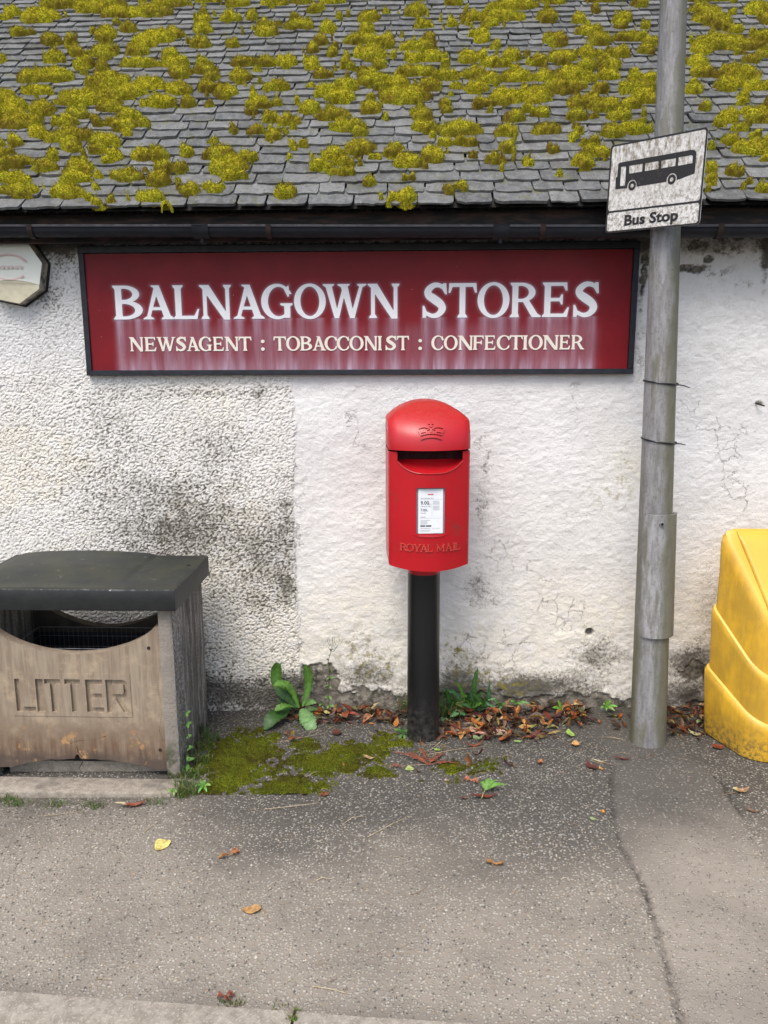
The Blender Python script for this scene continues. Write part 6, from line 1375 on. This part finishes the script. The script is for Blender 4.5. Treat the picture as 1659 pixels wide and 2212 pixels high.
# ------------------------------------------------------------------ weeds
def wp(px, py, y): return Vector(on_y(px, py, y))
def Z6(x, y): return (548.6+x*.13225, 1371.5+y*.13225)
def P6(x, y, d): return wp(*Z6(x, y), d)
GRN, DGR, LGR = (.075, .19, .022), (.035, .105, .018), (.11, .25, .035)
b = on_ground(655, 1545); bz = float(pz(b[0], -.08))
dock = thing('broad_leaved_weed', 'large rosette weed with long broad green leaves at the wall', 'weed', (b[0], -.085, bz))
B0 = P6(740, 1190, -.075)
for path, wd, col, up, k_ in [
    ([B0, P6(560, 1000, -.06), P6(390, 800, -.045), P6(370, 600, -.04), P6(400, 455, -.05)], [.003, .010, .016, .021, .023, .021, .010], GRN, (0, -1, .25), .03),
    ([B0, P6(640, 950, -.085), P6(540, 830, -.10), P6(420, 800, -.12), P6(325, 830, -.14)], [.003, .010, .015, .018, .018, .014, .002], LGR, (-.2, -.7, .9), .16),
    ([P6(790, 1170, -.075), P6(850, 1000, -.06), P6(890, 820, -.05), P6(880, 620, -.05), P6(838, 478, -.055)], [.003, .010, .014, .017, .019, .018, .002], GRN, (0, -1, .2), .14),
    ([P6(660, 1180, -.08), P6(540, 1160, -.12), P6(430, 1190, -.15), P6(340, 1235, -.16)], [.003, .010, .015, .016, .003], LGR, (0, -.6, 1), .15),
    ([P6(600, 1200, -.08), P6(440, 1290, -.14), P6(300, 1370, -.20), P6(175, 1540, -.23)], [.004, .018, .027, .030, .024, .005], DGR, (0, -.75, .8), .05),
    ([P6(775, 1210, -.09), P6(840, 1330, -.15), P6(900, 1430, -.19), P6(960, 1560, -.215)], [.004, .020, .028, .034, .026, .018], (.15, .29, .10), (.1, -.8, .6), .12),
    ([P6(830, 1150, -.07), P6(920, 1095, -.07), P6(1022, 1110, -.075)], [.002, .011, .011, .002], GRN, (0, -.8, .6), .03),
    ([P6(830, 1200, -.08), P6(930, 1220, -.09), P6(1040, 1210, -.10)], [.002, .010, .011, .003], DGR, (0, -.7, .7), .03),
    ([P6(700, 1180, -.06), P6(560, 1130, -.055), P6(380, 1060, -.06)], [.003, .012, .014, .003], DGR, (0, -.8, .6), .05),
    ([P6(700, 1190, -.07), P6(560, 1030, -.075), P6(430, 930, -.075), P6(370, 850, -.07)], [.003, .014, .019, .016, .004], DGR, (0, -.9, .5), .12),
    ([P6(740, 1190, -.055), P6(700, 1040, -.05), P6(620, 940, -.05), P6(520, 920, -.05)], [.003, .012, .014, .004], DGR, (0, -1, .3), .05)]:
    leaf_part(dock, 'leaf', path, [w_*1.3 for w_ in wd], tuple(q*.82 for q in col), 22, up=up, jag=k_*1.7, fold=.28)
# tall thin weed
tw = thing('tall_thin_weed', 'tall wiry weed with small leaves and forked top against the wall', 'weed', tuple(P6(1225, 1180, -.05)))
gg = G(); gg.tube([P6(1225, 1190, -.05), P6(1222, 900, -.05), P6(1235, 650, -.055), P6(1215, 420, -.055), P6(1275, 220, -.06)], [.0022, .002, .0018, .0015, .0012], 6, (.10, .09, .04))
for x0, y0, x1, y1 in ((1275, 215, 1195, 75), (1280, 200, 1225, 55), (1285, 180, 1280, 30), (1290, 190, 1322, 25), (1300, 200, 1350, 85), (1320, 230, 1402, 65), (1270, 240, 1215, 200), (1255, 280, 1330, 225)): gg.tube([P6(x0, y0, -.06), P6((x0+x1)/2+(x1-x0)*.15, (y0+y1)/2+15, -.062), P6(x1, y1, -.06)], [.0011, .001, .0009], 5, (.075, .11, .03))
gg.build('stem', GM_, tw)
for x0, y0, x1, y1, w_ in ((1225, 1010, 1150, 1030, .006), (1230, 1000, 1280, 1080, .007), (1225, 840, 1270, 880, .007), (1225, 820, 1150, 840, .004), (1230, 700, 1325, 700, .006), (1230, 690, 1180, 740, .005), (1238, 620, 1245, 550, .007), (1215, 480, 1185, 500, .004), (1218, 420, 1185, 390, .005), (1215, 350, 1235, 335, .005), (1225, 1150, 1190, 1215, .007), (1235, 1140, 1315, 1180, .008), (1120, 1130, 1060, 1155, .005), (1110, 1120, 1080, 1070, .004), (1120, 1130, 1160, 1110, .004), (1110, 1150, 1140, 1215, .005), (1260, 270, 1230, 230, .004), (1265, 250, 1300, 245, .003)):
    leaf_part(tw, 'leaf', [P6(x0, y0, -.052), P6((x0+x1)/2, (y0+y1)/2-6, -.062), P6(x1, y1, -.066)], [.0008, w_, w_*.8, .0005], (.085, .17, .03), 5, up=(0, -.8, .7), jag=0)
# jagged clump right of the post ; zoomed crop 7 coordinates
def Z7(x, y): return ((1700+x*.30138)*S2, (2550+y*.30138)*S2)
def P7(x, y, d): return wp(*Z7(x, y), d)
cl = thing('jagged_weed', 'clump of jagged thistle like weed right of the black post', 'weed', tuple(P7(530, 780, -.06)))
TEAL = (.045, .135, .045)
for path, wd, col in [([(500, 780), (420, 640), (370, 520), (325, 425)], .011, GRN), ([(540, 780), (550, 600), (560, 430), (600, 262)], .016, (.05, .14, .03)), ([(600, 780), (700, 720), (745, 620), (755, 430)], .013, TEAL),
    ([(560, 790), (540, 700), (535, 620), (560, 560)], .012, GRN), ([(590, 790), (700, 760), (800, 770), (908, 795)], .011, TEAL), ([(600, 780), (680, 690), (770, 670), (840, 665)], .009, (.12, .24, .10)), ([(480, 780), (380, 680), (300, 590), (210, 560), (130, 520)], .012, TEAL),
    ([(450, 790), (300, 720), (200, 640), (160, 600)], .011, DGR), ([(400, 850), (340, 840), (290, 870), (240, 905)], .014, (.09, .22, .07)), ([(340, 850), (400, 860), (440, 880)], .010, TEAL), ([(540, 780), (620, 620), (690, 600)], .008, DGR), ([(560, 800), (640, 800), (720, 730), (810, 790)], .012, TEAL), ([(120, 900), (160, 950), (180, 990)], .014, (.07, .16, .05)), ([(560, 780), (480, 660), (420, 620)], .010, GRN), ([(640, 790), (740, 700), (760, 660)], .010, (.10, .2, .09))]:
    dpt_ = [-.06-.012*i-(.06 if path[0][1] > 840 else 0) for i in range(len(path))]
    leaf_part(cl, 'leaf', [P7(x, y, d) for (x, y), d in zip(path, dpt_)], [.001, wd*.7, wd*1.1, wd, wd*.8, .001], col, 12, up=(0, -.9, .5), jag=.5)
cr = random.Random(4)
for i in range(26):
    x0, y0 = cr.choice([(520, 790), (600, 790), (450, 800), (680, 790), (560, 800), (250, 800)]); a = cr.uniform(-1.3, 1.3); L_ = cr.uniform(120, 330)*(1-.35*abs(a)); y_ = -.05-cr.uniform(0, .05)
    q = [(x0, y0), (x0+sin(a)*L_*.5, y0-cos(a)*L_*.6), (x0+sin(a)*L_, y0-cos(a)*L_*.9)]; wd = cr.uniform(.007, .013)
    leaf_part(cl, 'leaf', [P7(x, y, y_-.015*j) for j, (x, y) in enumerate(q)], [.001, wd*.6, wd, wd*1.1, wd*.7, .001], cr.choice([TEAL, GRN, DGR, (.06, .15, .05)]), 10, up=(0, -.9, .5), jag=.55)
def grass(name, label, spots, n, L, spread, col, seed, cat='grass tuft'):
    r = random.Random(seed); x0, y0 = spots[0]; t = G()
    for i in range(n):
        x, y = r.choice(spots); x += r.gauss(0, spread); y += r.gauss(0, spread*.6); y = min(y, -.02); z = float(pz(x, y)); l = L*r.uniform(.45, 1.2); a = r.uniform(0, 6.3); ln = r.uniform(.2, .9)
        tip = Vector((x+cos(a)*l*ln, min(y+sin(a)*l*ln, -.015), z+l*sqrt(max(.05, 1-ln*ln))*.9)); mid = Vector((x+cos(a)*l*ln*.35, min(y+sin(a)*l*ln*.35, -.018), z+l*.55)); cc_ = tuple(q*r.uniform(.6, 1.3) for q in (col if r.random() < .85 else (.30, .26, .10)))
        t.tube([(x, y, z-.003), mid, tip], [.0013, .0011, .0003], 3, cc_)
    o = mk(name, t.v, t.f, GM_, None, 60, col=np.array(t.c)); return tag(o, label, cat, kind='stuff')
def wg(px, py): q = on_ground(px, py); return (q[0], q[1])
grass('grass', 'fine grass blades behind and beside the black post', [wg(975, 1550), (.16, -.06), (.22, -.07), (-.03, -.05), (.13, -.08), (.20, -.05)], 260, .12, .028, (.05, .13, .025), 1)
grass('grass', 'rough grass and small weeds along the right foot of the litter bin', [wg(400, 1705), wg(415, 1680), wg(430, 1650), wg(440, 1620), wg(395, 1720), wg(450, 1600), wg(410, 1715)], 420, .065, .022, (.085, .15, .025), 2)
grass('grass', 'short grass in front of the litter bin slab at the left edge', [wg(10, 1728), wg(25, 1735), wg(50, 1738), wg(-20, 1730), wg(120, 1742), wg(200, 1745), wg(330, 1735)], 230, .032, .025, (.09, .16, .03), 3)
grass('grass', 'green tuft growing in the joint between two kerb stones', [(joint.x+.0, joint.y-.03), (joint.x-.0, joint.y-.07), (joint.x-.0, joint.y+.0)], 70, .018, .005, (.09, .19, .02), 4)
grass('grass', 'sparse grass sprouting along the kerb edge', [(joint.x-.16, kerb_y(joint.x-.16)+.012), (joint.x-.2, kerb_y(joint.x-.2)+.012), (joint.x-.05, kerb_y(joint.x-.05)+.01)], 60, .014, .014, (.10, .13, .03), 5)
def small_weed(label, px, py, leaves, col, y=-.05, jag=.1, w_=.008):
    b = wp(px, py, y); b.z = max(b.z, float(pz(b.x, y))); t = thing('small_weed', label, 'weed', tuple(b))
    for dx, dz, dy in leaves:
        e = b+Vector((dx, dy, dz)); leaf_part(t, 'leaf', [b, b.lerp(e, .5)+Vector((0, 0, .010)), e], [.0012, w_*.6, w_, w_*.8, .0008], tuple(q*rnd.uniform(.8, 1.2) for q in col), 7, up=(0, -.8, .7), jag=jag)
small_weed('bright green seedling with five leaves by the wall, left of the steel pole', 1212, 1537, [(-.02, .062, -.01), (.052, .03, -.03), (-.03, .006, -.04), (.022, -.002, -.045), (.012, .036, -.02), (-.045, .028, -.02)], (.13, .30, .035))
small_weed('toothed light green weed at the wall nearest the steel pole', 1310, 1530, [(.0, .052, -.01), (.045, .022, -.03), (-.022, .03, -.02), (.02, .045, -.01), (-.01, .006, -.04), (.03, .005, -.04), (-.035, .012, -.03)], (.15, .33, .06), jag=.35)
small_weed('dark green weed at the wall right of the thistle like clump', 1080, 1528, [(-.035, .045, -.01), (.02, .028, -.03), (-.005, .03, -.02), (.0, .01, -.04)], (.07, .18, .03))
small_weed('pair of green leaves at the wall behind the rust brown leaf', 1112, 1522, [(.065, .016, -.02), (.03, .012, -.03), (-.02, .02, -.01)], (.085, .20, .035))
small_weed('little round leaved weed touching the left side of the black post', 872, 1600, [(-.035, .035, -.02), (-.012, .048, -.02), (.012, .03, -.03), (-.022, .0, -.05), (.006, -.004, -.055), (-.045, .03, -.01), (.03, .03, -.02)], (.09, .20, .05), y=-.27, w_=.007, jag=0)
small_weed('small star shaped green weed on the moss by the bin slab corner', 440, 1702, [(-.03, .018, -.02), (.032, .018, -.01), (.01, .034, .0), (-.012, -.0, -.04), (.022, .002, -.035), (-.015, .03, .0)], (.16, .32, .06), y=-.74, w_=.006, jag=0)
small_weed('tiny pale weed in front of the litter bin slab', 375, 1712, [(-.02, .012, -.02), (.02, .014, -.02), (.0, .018, .0), (.01, .002, -.03)], (.16, .28, .07), y=-.80, w_=.005, jag=0)
# climbing weed on the bin side
cw = thing('creeping_weed', 'thin creeping weed with small leaves up the right side of the litter bin', 'weed', (LX1+.01, -.60, lz(LX1)))
gg = G(); gg.tube([(LX1+.014, -.60, -.02), (LX1+.016, -.58, .06), (LX1+.015, -.57, .14), (LX1+.014, -.58, .20), (LX1+.014, -.575, .235)], .0014, 5, (.08, .12, .03)); gg.build('stem', GM_, cw)
for z, dx, dy, w_ in ((.235, .018, -.035, .007), (.23, .018, .03, .006), (.185, .02, -.035, .008), (.18, .02, .03, .007), (.14, .02, -.02, .006), (.125, .02, .02, .006), (.09, .02, -.02, .006), (.07, .02, .03, .006), (.04, .02, -.03, .007), (.02, .025, .02, .007), (.05, .015, -.06, .006), (.01, .015, -.07, .008), (-.005, .025, -.045, .008)):
    b = Vector((LX1+.015, -.585, z)); e = b+Vector((dx, dy, .004)); leaf_part(cw, 'leaf', [b, b.lerp(e, .5)+Vector((.003, 0, .006)), e], [.001, w_, w_, .0006], (.12, .27, .05), 6, up=(.6, -.3, .8), jag=0)
# bent nail in the wall
g = G(); q0 = wp(1632, 870, 0); g.tube([q0+Vector((0, .01, 0)), q0+Vector((.004, -.022, -.004)), q0+Vector((.03, -.026, -.012))], [.004, .0035, .003], 8); tag(g.build('bent_hook', RUST, None), 'small dark bent hook in the white wall above the grit bin', 'hook')
print('OBJECTS', len(bpy.data.objects))
